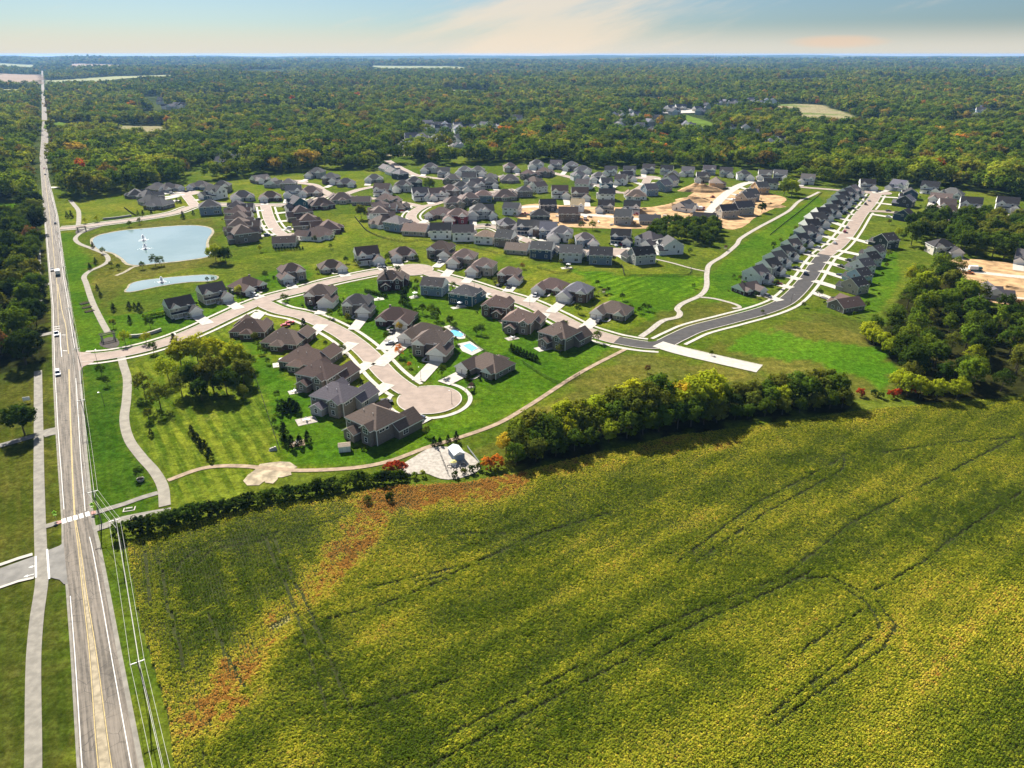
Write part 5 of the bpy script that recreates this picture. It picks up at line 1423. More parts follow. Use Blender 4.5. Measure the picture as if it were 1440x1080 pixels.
# ------------------------------------------------------------------ crop field
FIELD = [(178, 764), (195, 864), (213, 926), (234, 997), (246, 1080), (258, 1160), (275, 1240), (1800, 1240), (2100, 700), (2000, 545), (1440, 560), (1250, 574), (1180, 583), (1100, 595), (950, 614), (830, 640), (762, 658), (700, 672), (650, 680), (560, 684), (450, 702), (350, 716), (250, 741), (205, 757)]
FG = GL(FIELD)
flat('field', FG, 0.03, 'field_soil')
def c16(pts): return GL([(640 + x / 1.8, 560 + y / 1.8) for x, y in pts])
TRACKS = [c16([(-60, 880), (0, 850), (300, 690), (600, 545), (830, 455), (1000, 320), (1250, 190), (1440, 90), (1500, 60)]), c16([(-60, 935), (0, 900), (300, 735), (640, 560), (850, 470), (900, 440)]), c16([(850, 462), (950, 455), (1060, 510), (1115, 580), (1080, 640), (900, 760), (800, 840)]), c16([(960, 470), (1040, 520), (1075, 575), (1040, 620), (880, 740), (770, 830)]),
          c16([(560, 420), (760, 270), (960, 165), (985, 145)]), c16([(590, 430), (790, 290), (980, 185), (987, 150)]), c16([(1440, 235), (1250, 365), (1180, 420), (1060, 490)]), c16([(1440, 100), (1250, 115), (1080, 140)]), c16([(0, 345), (130, 345), (150, 330)]), c16([(-100, 470), (0, 445), (200, 350), (400, 290)]), c16([(880, 640), (1030, 540)])]
def c3(pts): return GL([(160 + x / 3, 640 + y / 3) for x, y in pts])
TRACKS += [c3([(270, 500), (290, 450), (400, 375), (600, 350), (850, 300), (1000, 255)]), c3([(320, 500), (420, 400), (640, 365)]), c3([(640, 350), (760, 640), (900, 1080)]), c3([(380, 640), (480, 850), (560, 1000)]), c3([(130, 380), (150, 640)]), c3([(900, 700), (1150, 630), (1440, 515)]), c3([(180, 380), (230, 640), (300, 900)]), c3([(1050, 1075), (1250, 1010), (1440, 950)]), c3([(680, 360), (820, 650), (1000, 1080)]), c3([(1080, 565), (1440, 480)])]
WARM = [(GL([(690, 676), (620, 690), (560, 705), (520, 720), (500, 760), (470, 790), (430, 845), (400, 870), (340, 930), (300, 1000)]), 5.4, .60), (GL([(560, 694), (690, 681)]), 10.5, .52), (GL([(182, 790), (210, 900), (260, 1060)]), 5, .20), (GL([(730, 668), (900, 640), (1010, 618)]), 6, .24), (GL([(1300, 925), (1440, 860)]), 9, .13), (GL([(260, 1000), (330, 960)]), 9, .22), (GL([(1250, 960), (1330, 900)]), 10, .09), (GL([(270, 735), (450, 705)]), 3.0, .16)]
GREEN = [(GL([(290, 800), (360, 770), (380, 850), (330, 880), (300, 840)]), 14, -.30), (GL([(640, 760), (900, 700)]), 10, -.22), (GL([(600, 1000), (900, 860), (1180, 760), (1400, 690)]), 10, -.20), (GL([(660, 850), (760, 800)]), 10, -.20), (GL([(420, 900), (560, 1080)]), 9, -.26), (GL([(1000, 690), (1250, 640)]), 9, -.18), (GL([(250, 800), (290, 940), (330, 1080)]), 9, -.16), (GL([(1130, 640), (1440, 590)]), 9, -.14), (GL([(700, 1060), (1000, 940)]), 7, -.16), (GL([(1300, 760), (1440, 700)]), 8, -.16), (GL([(1350, 1040), (1440, 1000)]), 9, -.16)]
PALE = GL([(378, 885), (395, 884), (412, 872), (405, 866)])
q = random.Random(77)
da = Vector(G(1180, 690)) - Vector(G(660, 1030)); ang1 = math.atan2(da.y, da.x)
db = Vector(G(460, 1000)) - Vector(G(373, 757)); ang2 = math.atan2(db.y, db.x)
DIV = GL([(700, 676), (560, 720), (470, 800), (400, 880), (300, 1000), (262, 1200), (100, 1200), (150, 740)])
def boxes(ls, pad):
    return [(min(p[0] for p in l) - pad, max(p[0] for p in l) + pad, min(p[1] for p in l) - pad, max(p[1] for p in l) + pad, l) for l in ls]
TB = boxes(TRACKS, 1.2)
BEANS = []
for zone, ang in ((0, ang1), (1, ang2)):
    c, sn = math.cos(ang), math.sin(ang)
    us = [x * c + y_ * sn for x, y_ in FG]; vs2 = [-x * sn + y_ * c for x, y_ in FG]
    v = min(vs2)
    while v < max(vs2):
        u = min(us)
        while u < max(us):
            uu, vv = u + q.uniform(-.2, .2), v + q.gauss(0, .06)
            x, y_ = uu * c - vv * sn, uu * sn + vv * c
            u += .42 if y_ < 150 else .54
            if y_ < 60 or y_ > 270 or abs(x) > .80 * y_ + 45 or not inpoly(x, y_, FG): continue
            if inpoly(x, y_, DIV) != bool(zone): continue
            if x > .66 * y_ + 85: continue
            hu = .375 + .14 * noise.noise((x / 22, y_ / 11, 1.5)) + .24 * noise.noise(((x * c + y_ * sn) / 45, (-x * sn + y_ * c) / 4.2, 4)) + q.gauss(0, .11)
            for ln, wd, am in WARM + GREEN:
                d = distline(x, y_, ln) + 4 * noise.noise((x / 6, y_ / 6, 8))
                if d < wd * 1.6: hu += am * .85 * (1 - sstep(wd * .4, wd * 1.6, d)) * (1 + .9 * noise.noise((x / 2.2, y_ / 2.2, 3)) + .5 * noise.noise((x / 7, y_ / 7, 5)))
            sc = q.uniform(.75, 1.2) * (1 + .25 * noise.noise((x / 7, y_ / 7, 6)))
            skip = False
            for a0, a1, b0, b1, ln in TB:
                if a0 < x < a1 and b0 < y_ < b1:
                    d = distline(x, y_, ln)
                    if d < .36 and noise.noise((x / 4, y_ / 4, 11)) > -.2: skip = q.random() < .8; sc *= .6; break
                    if d < 1.0: hu -= .10
            if skip: continue
            pale = inpoly(x, y_, PALE) and q.random() < .9
            if pale: sc *= .6
            BEANS.append((x, y_, .0, (1.0 if pale else max(0, min(.91, hu))), .86 * sc, .80 * sc, q.uniform(0, 6.28)))
        v += .54 if ang == ang1 else .70
def bean_mesh(seed):
    rs = np.random.RandomState(seed); n = 20
    a = rs.uniform(0, 6.28, n); r = rs.uniform(.05, .46, n); z = .88 - r * .75 + rs.uniform(-.12, .1, n)
    C = np.stack([np.cos(a) * r, np.sin(a) * r, z], 1)
    N = np.stack([np.cos(a) * .38, np.sin(a) * .38, np.full(n, 1.0)], 1) + rs.normal(size=(n, 3)) * .30
    N /= np.linalg.norm(N, axis=1, keepdims=True)
    return quads_mesh('bean_plant', C, N, rs.uniform(.19, .34, n), rs, 'soy', .8)
instancer('soybean_crop', BEANS, [bean_mesh(i) for i in range(5)], 'soy')
print('BEANS', len(BEANS))

# ------------------------------------------------------------------ utility poles and cables beside the county road
CAB = M['cable']
def pole_mesh():
    p, c, i = MB(), MB(), MB()
    p.tube((0, 0, -.2), (0, 0, 11), .17, .11, 8)
    c.box(-1.35, 1.35, -.07, .07, 10.25, 10.42); c.tube((-.9, .02, 10.25), (0, .02, 9.4), .03, .03, 4); c.tube((.9, .02, 10.25), (0, .02, 9.4), .03, .03, 4)
    for x in (-1.25, .35, 1.25): i.tube((x, 0, 10.42), (x, 0, 10.68), .06, .05, 6)
    return p.mesh('pole', M['pole']), c.mesh('crossarm', M['cable']), i.mesh('insulators', M['white'])
PM = pole_mesh()
POLES = [(209, 984, 'beside the crop field'), (174, 777, 'where the field track meets the road'), (143, 735, 'beside the lime crossing sign'), (124, 600, 'beside the dark verge lawn'), (116, 523, 'at the entrance street corner'), (105, 462, 'beside the bright verge'), (95.5, 400, 'near the planting beds'), (86, 347, 'near the pond path bend'), (78.5, 303, 'north of the pond street'), (72, 270, 'near the small lane'), (68.5, 250, 'below the back woods'), (254, 1180, 'at the field edge')]
TOPS = {}
ia = ROAD_ANG
for px, py, wh in POLES:
    x, y = G(px, py); t = empty('utility_pole', (x, y, 0), ia - math.pi / 2)
    link('pole', PM[0], t); link('crossarm', PM[1], t); link('insulator_set', PM[2], t)
    tag(t, 'weathered wooden utility pole with one crossarm ' + wh, 'utility pole', 'utility poles along the road')
    c, s = math.cos(ia - math.pi / 2), math.sin(ia - math.pi / 2)
    TOPS[(px, py)] = [Vector((x + c * k, y + s * k, 10.65)) for k in (-1.25, .35, 1.25)] + [Vector((x, y, 7.6))]
order = sorted(TOPS, key=lambda p: -p[1])
for a, b in zip(order, order[1:]):
    wa = [w_ for p, q_, w_ in POLES if (p, q_) == a][0]; wb = [w_ for p, q_, w_ in POLES if (p, q_) == b][0]
    for k in range(4):
        if k == 3 and a[1] < 500: continue
        A_, B_ = TOPS[a][k], TOPS[b][k]; L = (B_ - A_).length; mb = MB(); n = 10
        pts = [A_.lerp(B_, i / n) - Vector((0, 0, .012 * L * 4 * (i / n) * (1 - i / n))) for i in range(n + 1)]
        for p_, q_ in zip(pts, pts[1:]): mb.tube(p_, q_, .028 if k < 3 else .045, None, 4)
        o = link('power_cable', mb.mesh('power_cable', CAB))
        tag(o, f"{('left', 'middle', 'right', 'lowest')[k]} cable from the pole {wb}", 'power cable', 'power cables along the road')

# ------------------------------------------------------------------ vehicles
def car_parts(kind):
    L, W, Hh = {'sedan': (4.6, 1.8, 1.42), 'suv': (4.8, 1.95, 1.78), 'pickup': (5.7, 2.0, 1.85), 'truck': (7.5, 2.4, 3.0)}[kind]
    def loft(profile, w0, w1, m):   # side profile (x, z) with width shrinking with height
        mb = MB(); n = len(profile); zs = [p[1] for p in profile]; z0, z1 = min(zs), max(zs)
        def pt(p, s): wv = w0 + (w1 - w0) * (p[1] - z0) / (z1 - z0); return (p[0], s * wv / 2, p[1])
        mb.face([pt(p, -1) for p in profile]); mb.face([pt(p, 1) for p in profile][::-1])
        for i in range(n):
            a, b = profile[i], profile[(i + 1) % n]; mb.face([pt(a, 1), pt(b, 1), pt(b, -1), pt(a, -1)])
        return mb.mesh('m', m)
    h = L / 2; belt = .95 if kind != 'truck' else 1.3
    body = [(-h, .38), (h, .38), (h, .62), (h - .15, .82), (h * .38, belt), (-h * .95, belt + .02), (-h, .75)]
    if kind == 'sedan': cab = [(h * .42, belt), (h * .12, Hh), (-h * .5, Hh), (-h * .86, belt + .02)]
    elif kind == 'suv': cab = [(h * .45, belt), (h * .18, Hh), (-h * .9, Hh), (-h * .97, belt + .02)]
    elif kind == 'pickup': cab = [(h * .42, belt), (h * .2, Hh), (-h * .18, Hh), (-h * .22, belt)]
    else: cab = [(h * .98, belt), (h * .9, 2.4), (h * .35, 2.4), (h * .34, belt)]
    cabw = [(x * .985, z - (.12 if z > belt + .1 else 0)) for x, z in cab]
    out = [('body', loft(body, W * .96, W, M['car'])), ('cabin', loft(cab, W * .93, W * .74, M['car']))]
    g = MB()
    zc0, zc1 = belt + .07, Hh - .12 if kind != 'truck' else 2.25
    fx0, fx1, rx0, rx1 = cab[0][0], cab[1][0], cab[3][0], cab[2][0]
    top = cab[1][1]
    def at(xa, xb, z): return xa + (xb - xa) * (z - belt) / (top - belt)
    for s in (-1, 1):
        wy = lambda z: s * (W * .93 + (W * .74 - W * .93) * (z - belt) / (top - belt)) / 2 * 1.012
        q = [(at(rx0, rx1, zc0) + .15, wy(zc0), zc0), (at(fx0, fx1, zc0) - .15, wy(zc0), zc0), (at(fx0, fx1, zc1) - .12, wy(zc1), zc1), (at(rx0, rx1, zc1) + .12, wy(zc1), zc1)]
        g.face(q if s < 0 else q[::-1])
    for e, (xa, xb) in ((1, (fx0, fx1)), (-1, (rx0, rx1))):
        wy = lambda z: (W * .93 + (W * .74 - W * .93) * (z - belt) / (top - belt)) / 2 * .9
        q = [(at(xa, xb, zc0) + .02 * e, -wy(zc0), zc0), (at(xa, xb, zc0) + .02 * e, wy(zc0), zc0), (at(xa, xb, zc1) + .02 * e, wy(zc1), zc1), (at(xa, xb, zc1) + .02 * e, -wy(zc1), zc1)]
        g.face(q if e > 0 else q[::-1])
    out.append(('glazing', g.mesh('glazing', M['glass'])))
    if kind == 'truck':
        bx = MB(); bx.box(-h, h * .3, -W / 2, W / 2, .9, Hh); out.append(('cargo_box', bx.mesh('cargo_box', M['white'])))
    if kind == 'pickup':
        bx = MB(); bx.box(-h * .93, -h * .26, -W * .42, W * .42, belt + .03, belt + .05); out.append(('load_bed', bx.mesh('load_bed', M['black'])))
    wh = MB(); r = .34 if kind != 'truck' else .45; wh.tube((0, -.12, 0), (0, .12, 0), r, r, 14); wm = wh.mesh('wheel', M['tyre'])
    hb_ = MB(); hb_.box(0, .05, -.18, .18, -.08, .08)
    return out, wm, r, L, W, hb_.mesh('headlight', M['white'])
CARS = {k: car_parts(k) for k in ('sedan', 'suv', 'pickup', 'truck')}
CCOL = {'white': (.75, .75, .74), 'silver': (.42, .43, .44), 'black': (.015, .015, .017), 'red': (.45, .02, .02), 'dark blue': (.03, .05, .10), 'grey': (.12, .12, .125), 'green': (.03, .16, .12), 'orange': (.6, .18, .02), 'dark grey': (.04, .04, .045)}
def car(px, py, ang, kind, col, label):
    x, y = G(px, py); parts, wm, r, L, W, hl = CARS[kind]
    t = empty(label.split()[1 if False else 0] and {'sedan': 'parked_car', 'suv': 'parked_car', 'pickup': 'pickup_truck', 'truck': 'box_truck'}[kind], (x, y, .20), ang)
    for nm, me in parts: link(nm, me, t, color=CCOL[col])
    for sx in (-1, 1):
        for sy in (-1, 1): link('wheel', wm, t, (sx * L * .31, sy * (W / 2 - .12), r))
    for sy in (-1, 1): link('headlight', hl, t, (L / 2 - .12, sy * W * .33, .7))
    if 'road' in label and kind in ('sedan', 'suv'): t.name = 'car'
    tag(t, label, 'truck' if kind in ('pickup', 'truck') else 'car', 'vehicles')
def along(pa, pb):
    a, b = G(*pa), G(*pb); return math.atan2(b[1] - a[1], b[0] - a[0])
UP, DN = ROAD_ANG, ROAD_ANG + math.pi
car(82, 527, DN, 'suv', 'white', 'white car driving on the main road just below the entrance street')
car(80, 471.5, DN, 'pickup', 'white', 'white pickup stopped on the main road before the crossing marks')
car(82, 386, UP, 'truck', 'green', 'green truck with pale box driving up the main road')
car(73.7, 381, DN, 'sedan', 'dark grey', 'dark car passing the green truck on the main road')
car(78, 315, UP, 'sedan', 'black', 'black car on the main road near the pond street')
car(62.5, 237.5, DN, 'sedan', 'red', 'dark red car on the main road near the back woods')
car(64, 246, UP, 'sedan', 'dark grey', 'dark grey car on the main road beside the small lane')
car(408, 455.5, R(30), 'sedan', 'red', 'red car parked on driveway of the first lower cul-de-sac house')
car(401.5, 459.5, R(30), 'sedan', 'red', 'red car nearest the brown house, half hidden on its driveway')
car(548.5, 484.5, R(200), 'sedan', 'silver', 'silver car on a driveway above the front cul-de-sac street')
car(563.5, 481.5, R(200), 'suv', 'white', 'white car close to the garage above the front cul-de-sac street')
car(544, 567.5, R(15), 'suv', 'black', 'black car on the driveway left of the cul-de-sac bulb')
car(590.5, 591, R(60), 'suv', 'dark blue', 'dark blue car parked below the cul-de-sac bulb')
car(582, 598.5, R(60), 'suv', 'black', 'black car parked beside the lowest house of the cul-de-sac')
car(702, 402.5, R(60), 'sedan', 'black', 'black car on driveway of the brick house above the entrance street')
car(540, 378.5, R(120), 'suv', 'dark grey', 'dark grey car beside the street bulb of the entrance street')
car(686, 317.5, R(10), 'sedan', 'black', 'black car at the kerb of the loop street')
car(873, 345, R(100), 'sedan', 'red', 'red car in front of the navy house')
car(865.5, 346.5, R(100), 'sedan', 'white', 'white car in front of the navy house')
car(1132.5, 386, R(58), 'suv', 'dark blue', 'dark blue car driving on the fresh black street')
car(1188, 327, R(58), 'suv', 'red', 'red car parked along the long street')
car(1174, 343, R(58), 'sedan', 'silver', 'silver car parked along the long street near the black surface')
car(1191, 321, R(58), 'sedan', 'grey', 'grey car parked behind the red car on the long street')
car(1222, 283, R(58), 'sedan', 'silver', 'silver car near the top of the long street')
car(1217, 288, R(58), 'suv', 'black', 'black car near the top of the long street')
car(1249, 297.5, R(0), 'sedan', 'black', 'black car on the side street by the navy houses')
car(1371, 381, R(-10), 'truck', 'green', 'green truck with pale box on the eastern dirt track')
car(1362, 385, R(-10), 'pickup', 'orange', 'orange pickup beside the green truck on the dirt track')
car(985.5, 295.5, R(20), 'truck', 'red', 'red truck at the building site beside the white-wrapped roof')
car(1002, 278, R(40), 'pickup', 'red', 'red pickup on the dirt mound side of the unpaved street')
car(1042, 275, R(60), 'truck', 'red', 'red truck at the upper end of the unpaved street')
car(738, 301.5, R(0), 'pickup', 'red', 'red pickup at the left end of the building site')
car(823, 309, R(80), 'truck', 'red', 'red truck in the middle of the building site')
car(895, 302.5, R(0), 'pickup', 'red', 'red pickup by the white house of the building site')
car(752, 299, R(10), 'sedan', 'white', 'white car on the pale street of the building site')
car(242, 273, R(10), 'suv', 'white', 'white car in the cul-de-sac behind the big pond')
car(285, 276.5, R(30), 'suv', 'grey', 'grey car near the cul-de-sac behind the big pond')
car(332, 412, R(30), 'suv', 'grey', 'grey car on the driveway of the beige pond-side house')
car(318, 306, R(80), 'sedan', 'black', 'black car beside the branch street houses') if False else None

q = random.Random(63); _n = 0
for h in sorted(HOUSES, key=lambda h: -h['py']):
    if _n >= 60 or q.random() < .4 or not 255 < h['py'] < 470 or h['wall'] in ('sheathing', 'wrapped white') or h['dist'] - h['wid'] / 2 < 15: continue
    st_ = HT[h['ty']]; gx, gy, gw = st_['gar'][0]; mx = -1 if h['mir'] else 1
    lx, ly = gx * mx * h['sc'] + q.choice([-1.3, 1.3]), gy * h['sc'] - q.uniform(3.2, 5)
    c, sn = math.cos(h['rot']), math.sin(h['rot']); x, y = h['x'] + c * lx - sn * ly, h['y'] + sn * lx + c * ly
    if not clear_of(x, y, -1, 3): continue
    cc = q.choice(['white', 'silver', 'black', 'grey', 'dark blue', 'red', 'white', 'dark grey']); px, py = P(x, y); _n += 1
    car(px, py, h['rot'] + q.choice([1, -1]) * math.pi / 2, q.choice(['sedan', 'suv', 'suv', 'pickup']), cc, f"{cc} car outside {h['nth']} house from left {h['row']}")
# ------------------------------------------------------------------ fountains in the ponds
def fountain(px, py, h, label):
    x, y = G(px, py); t = empty('fountain', (x, y, .19)); q = random.Random(int(px))
    n, s, rg = MB(), MB(), MB()
    n.tube((0, 0, -.1), (0, 0, .35), .5, .25, 10)
    for k in range(520):
        a = q.uniform(0, 6.28); v = q.uniform(.2, 1.0); t_ = q.uniform(0.05, 1)
        r = v * h * .42 * t_; z = h * (1 - .55 * v) * 4 * t_ * (1 - t_) * 1.0
        c = Vector((math.cos(a) * r, math.sin(a) * r, max(.05, z))); d = q.uniform(.10, .26)
        s.tube(c - Vector((0, 0, d)), c + Vector((math.cos(a) * d, math.sin(a) * d, d)), .05 + d * .35, .03, 4)
    for k in range(170):
        a = q.uniform(0, 6.28); r = abs(q.gauss(0, h * .40)); b = q.uniform(.12, .42)
        c = (math.cos(a) * r, math.sin(a) * r)
        rg.face([(c[0] + b * math.cos(i * 1.05) * 1.4, c[1] + b * math.sin(i * 1.05), .012 + k * .0005) for i in range(6)])
    link('nozzle', n.mesh('nozzle', M['black']), t); link('spray', s.mesh('spray', M['spray']), t); link('foam', rg.mesh('foam', M['spray']), t)['kind'] = 'stuff'
    tag(t, label, 'fountain', 'pond fountains')
fountain(202, 338, 4.6, 'white spray fountain in the far half of the big pond')
fountain(204.5, 350, 4.2, 'white spray fountain nearer the middle of the big pond')
fountain(227.8, 397, 3.6, 'white spray fountain in the long small pond')

# ------------------------------------------------------------------ fences
def fence(pts, label, h=1.3, m='black', gap=3.0, pick=True):
    ln = smooth(GL(pts), 1.0) if len(pts) > 2 else [Vector(G(*p)) for p in pts]
    o = ln[0]; t = empty('fence', (o.x, o.y, 0)); rl = MB(); pts_ = resample(ln, max(2, int(sum((b - a).length for a, b in zip(ln, ln[1:])) / gap)))
    pm = MB(); pm.box(-.06, .06, -.06, .06, 0, h + .1); pme = pm.mesh('post', M[m])
    for p in pts_: link('post', pme, t, (p.x - o.x, p.y - o.y, 0))
    for a, b in zip(pts_, pts_[1:]):
        a_, b_ = a - o, b - o
        for z in ((.25, h * .55, h) if m != 'black' else (.2, h)): rl.tube((*a_, z), (*b_, z), .045 if m == 'black' else .07, None, 4)
        if pick:
            n = int((b_ - a_).length / .28)
            for i in range(1, n):
                p = a_.lerp(b_, i / n); rl.box(p.x - .025, p.x + .025, p.y - .025, p.y + .025, .1, h + .02)
    link('railing', rl.mesh('railing', M[m]), t)
    tag(t, label, 'fence')
fence([(499, 306), (508, 317), (517, 326), (538, 335), (559, 339.5), (575, 341), (592, 338)], 'dark fence curving round the backs of the loop street houses')
fence([(592, 338), (640, 344), (668, 349), (700, 357)], 'dark fence between the white houses and the brown roofed row')
fence([(874, 373), (878, 388)], 'short dark fence at left of the grey end house')
fence([(878, 388), (922, 389), (966, 388), (972, 378)], 'dark fence round the lawn of the grey end house')
fence([(755, 377), (770, 381), (790, 386), (806, 378)], 'dark fence round the lawn below the pale grey houses')
fence([(354, 519), (365, 548), (378, 588), (393, 632)], 'thin wire fence between the mown park and the back lawns', 1.1, 'black', 4, False)
fence([(630, 452), (660, 478), (690, 500), (722, 505)], 'dark fence running behind the swimming pools')
fence([(1083, 331), (1100, 317), (1128, 295), (1156, 271.5)], 'black silt fence between the trail and the long street houses', .9, 'black', 3, True)
fence([(657.5, 630), (674, 652)], 'pale pipe rail on the slope right of the blue shed', .8, 'metal', 3, False)
fence([(175, 293), (190, 303), (201, 305)], 'dark garden fence beside the cul-de-sac behind the big pond')
fence([(815, 528), (790, 540), (770, 533), (736, 512)], 'dark fence round the patio garden at the street corner')

# ------------------------------------------------------------------ sheds, tank, pools, patios
def shed(px, py, ang, w_, d, h, wall, roof, label):
    x, y = G(px, py); t = empty('shed', (x, y, 0), ang); a, r, dr = MB(), MB(), MB()
    wall_vol(a, -w_ / 2, w_ / 2, -d / 2, d / 2, h, 'x', 'gable', .5); roof_vol(r, -w_ / 2, w_ / 2, -d / 2, d / 2, h, 'x', 'gable', .5, .15, .1); dr.box(-.6, .6, -d / 2 - .05, -d / 2 + .02, .05, 2)
    link('wall', a.mesh('wall', M['wall']), t, color=wall); link('roof', r.mesh('roof', [M['roof'], M['trim']]), t, color=roof); link('door', dr.mesh('door', M['trim']), t)
    tag(t, label, 'shed')
shed(485, 633, R(12), 3.8, 2.8, 2.2, (.72, .71, .68), (.50, .40, .28), 'small white garden shed with tan roof below the lowest house')
shed(642, 643, R(115), 5.6, 3.6, 2.7, (.22, .28, .36), (.62, .66, .70), 'blue-grey equipment shed with pale roof on the gravel pad')
x, y = G(638, 654); t = empty('storage_tank', (x, y, .16)); a, b = MB(), MB()
a.tube((0, 0, 0), (0, 0, 1.2), 1.1, 1.1, 18); b.tube((0, 0, 1.2), (0, 0, 1.6), 1.1, .35, 18)
TY = plain('yellow_cover', (.62, .55, .18), .6)
link('drum', a.mesh('drum', M['white']), t); link('lid', b.mesh('lid', TY), t); tag(t, 'round tank with pale yellow lid beside the blue-grey shed', 'tank')
for i, (px, py) in enumerate(((632, 657), (640, 661), (647, 659), (652, 655))):
    x, y = G(px, py); t = empty('pipe_valve', (x, y, .16), i); a, b = MB(), MB()
    a.tube((-.7, 0, .5), (.7, 0, .5), .12, .12, 8); a.tube((-.7, 0, 0), (-.7, 0, .5), .12, .12, 8); a.tube((.7, 0, 0), (.7, 0, .5), .12, .12, 8)
    b.tube((0, 0, .5), (0, 0, 1.0), .05, .05, 6); b.tube((0, 0, 1.0), (0, 0, 1.05), .28, .28, 12)
    link('pipe', a.mesh('pipe', M['black']), t); link('handwheel', b.mesh('handwheel', M['black']), t)
    tag(t, f"black pipe valve on the gravel pad, {nth(i + 1)} from left", 'valve', 'pipe valves on the gravel pad')
fence([(619, 640), (630, 668)], 'dark chain fence crossing the gravel pad', 1.5, 'black', 2.5, False)

def pool(poly, deck, label, z=.14):
    g, d = smooth(GL(poly), .4, True) if len(poly) > 4 else [Vector(p) for p in GL(poly)], GL(deck)
    o = g[0]; t = empty('swimming_pool', (o.x, o.y, 0))
    sub = lambda P_: [(p[0] - o.x, p[1] - o.y) for p in P_]
    a, b, c = MB(), MB(), MB()
    a.prism(sub(d), 0.02, .12); b.face([(*p, .145) for p in sub(g)])
    gg = sub(g); n = len(gg)
    for i in range(n):
        p_, q_ = gg[i], gg[(i + 1) % n]; c.tube((*p_, .16), (*q_, .16), .14, None, 5)
    link('deck', a.mesh('deck', M['concrete']), t); link('water', b.mesh('water', M['pool']), t); link('coping', c.mesh('coping', M['white']), t)
    tag(t, label, 'swimming pool', 'back garden swimming pools')
pool([(632, 467), (636, 464.5), (642, 464.5), (648, 468), (652, 471), (648, 474), (642, 473.5), (634, 470.5)], [(622, 460), (632, 457.5), (640, 461), (655, 471), (654, 476), (646, 477), (632, 473.5), (626, 466)], 'curved blue pool, upper of the two behind the cul-de-sac houses')
pool([(650.5, 486.5), (661, 483), (672.5, 490), (663, 495)], [(643, 484), (661, 480), (680, 492), (664, 500), (650, 494)], 'rectangular blue pool, lower of the two behind the cul-de-sac houses')
UM = MB(); UM.tube((0, 0, 2.1), (0, 0, 2.7), 1.5, .08, 8); UMm = UM.mesh('canopy', M['white']); UP_ = MB(); UP_.tube((0, 0, 0), (0, 0, 2.3), .035, .035, 6); UPm = UP_.mesh('stem', M['metal'])
TB_ = MB(); TB_.tube((0, 0, .68), (0, 0, .74), .6, .6, 14); TBm = TB_.mesh('table_top', M['white']); TL = MB(); TL.tube((0, 0, 0), (0, 0, .68), .08, .05, 8); TLm = TL.mesh('table_leg', M['metal'])
def chair_mesh():
    a, b, c = MB(), MB(), MB(); a.box(-.26, .26, -.26, .26, .40, .46); b.box(-.26, .26, .22, .27, .46, .95); c.box(-.02, .02, -.02, .02, 0, .40)
    return a.mesh('seat', M['white']), b.mesh('backrest', M['white']), c.mesh('leg', M['metal'])
CHM = chair_mesh()
def patio(px, py, ang, w_, d, label, umb=True, m='concrete'):
    x, y = G(px, py); mb = MB(); c, s = math.cos(ang), math.sin(ang)
    W = lambda a, b: (x + c * a - s * b, y + s * a + c * b)
    mb.prism([W(-w_ / 2, -d / 2), W(w_ / 2, -d / 2), W(w_ / 2, d / 2), W(-w_ / 2, d / 2)], 0, .13); struct('patio', mb.mesh('patio', M[m]))
    t = empty('garden_table', (x, y, .13)); link('table_top', TBm, t); link('table_leg', TLm, t); tag(t, 'round white garden table on ' + label, 'table', 'garden tables')
    if umb:
        u = empty('garden_umbrella', (*W(1.2, .8), .13)); link('canopy', UMm, u); link('stem', UPm, u); tag(u, 'white open umbrella shading ' + label, 'umbrella', 'garden umbrellas')
    for k in range(4):
        a = k * 1.571 + .4; ch = empty('garden_chair', (x + 1.05 * math.cos(a), y + 1.05 * math.sin(a), .13), a - 1.571)
        link('seat', CHM[0], ch); link('backrest', CHM[1], ch)
        for u_ in (-.22, .22):
            for v_ in (-.22, .22): link('leg', CHM[2], ch, (u_, v_, 0))
        tag(ch, f"{('right', 'far', 'left', 'near')[k]} white chair at the table on {label}", 'chair', 'garden chairs')
patio(394, 513, R(20), 6, 5, 'the patio behind the grey-brown cul-de-sac house')
patio(431, 592, R(28), 7, 5.5, 'the stone patio behind the slate-roofed house', False, 'gravel')
patio(415, 551, R(28), 5, 3.6, 'the bare slab behind the middle lower house', False)
patio(765, 490, R(30), 8, 5, 'the corner house patio')
patio(712, 452, R(25), 7, 5, 'the reddish patio beside the brown house', False, 'trail')
patio(582, 418, R(30), 5, 4, 'the patio left of the blue-grey house')
patio(645, 432, R(30), 8, 3.5, 'the deck behind the teal house')
patio(720, 476, R(30), 6, 4, 'the stone patio left of the taupe house', False, 'gravel')
patio(532, 421, R(20), 6, 4, 'the patio behind the dark brick house', False)
patio(797, 377, R(10), 7, 4, 'the patio behind the pale grey house')
patio(1050, 383, R(58), 6, 4, 'the slab behind the white long street house', False)
patio(418, 624, R(20), 5, 4, 'the round fire pit clearing between conifers', False, 'trail')

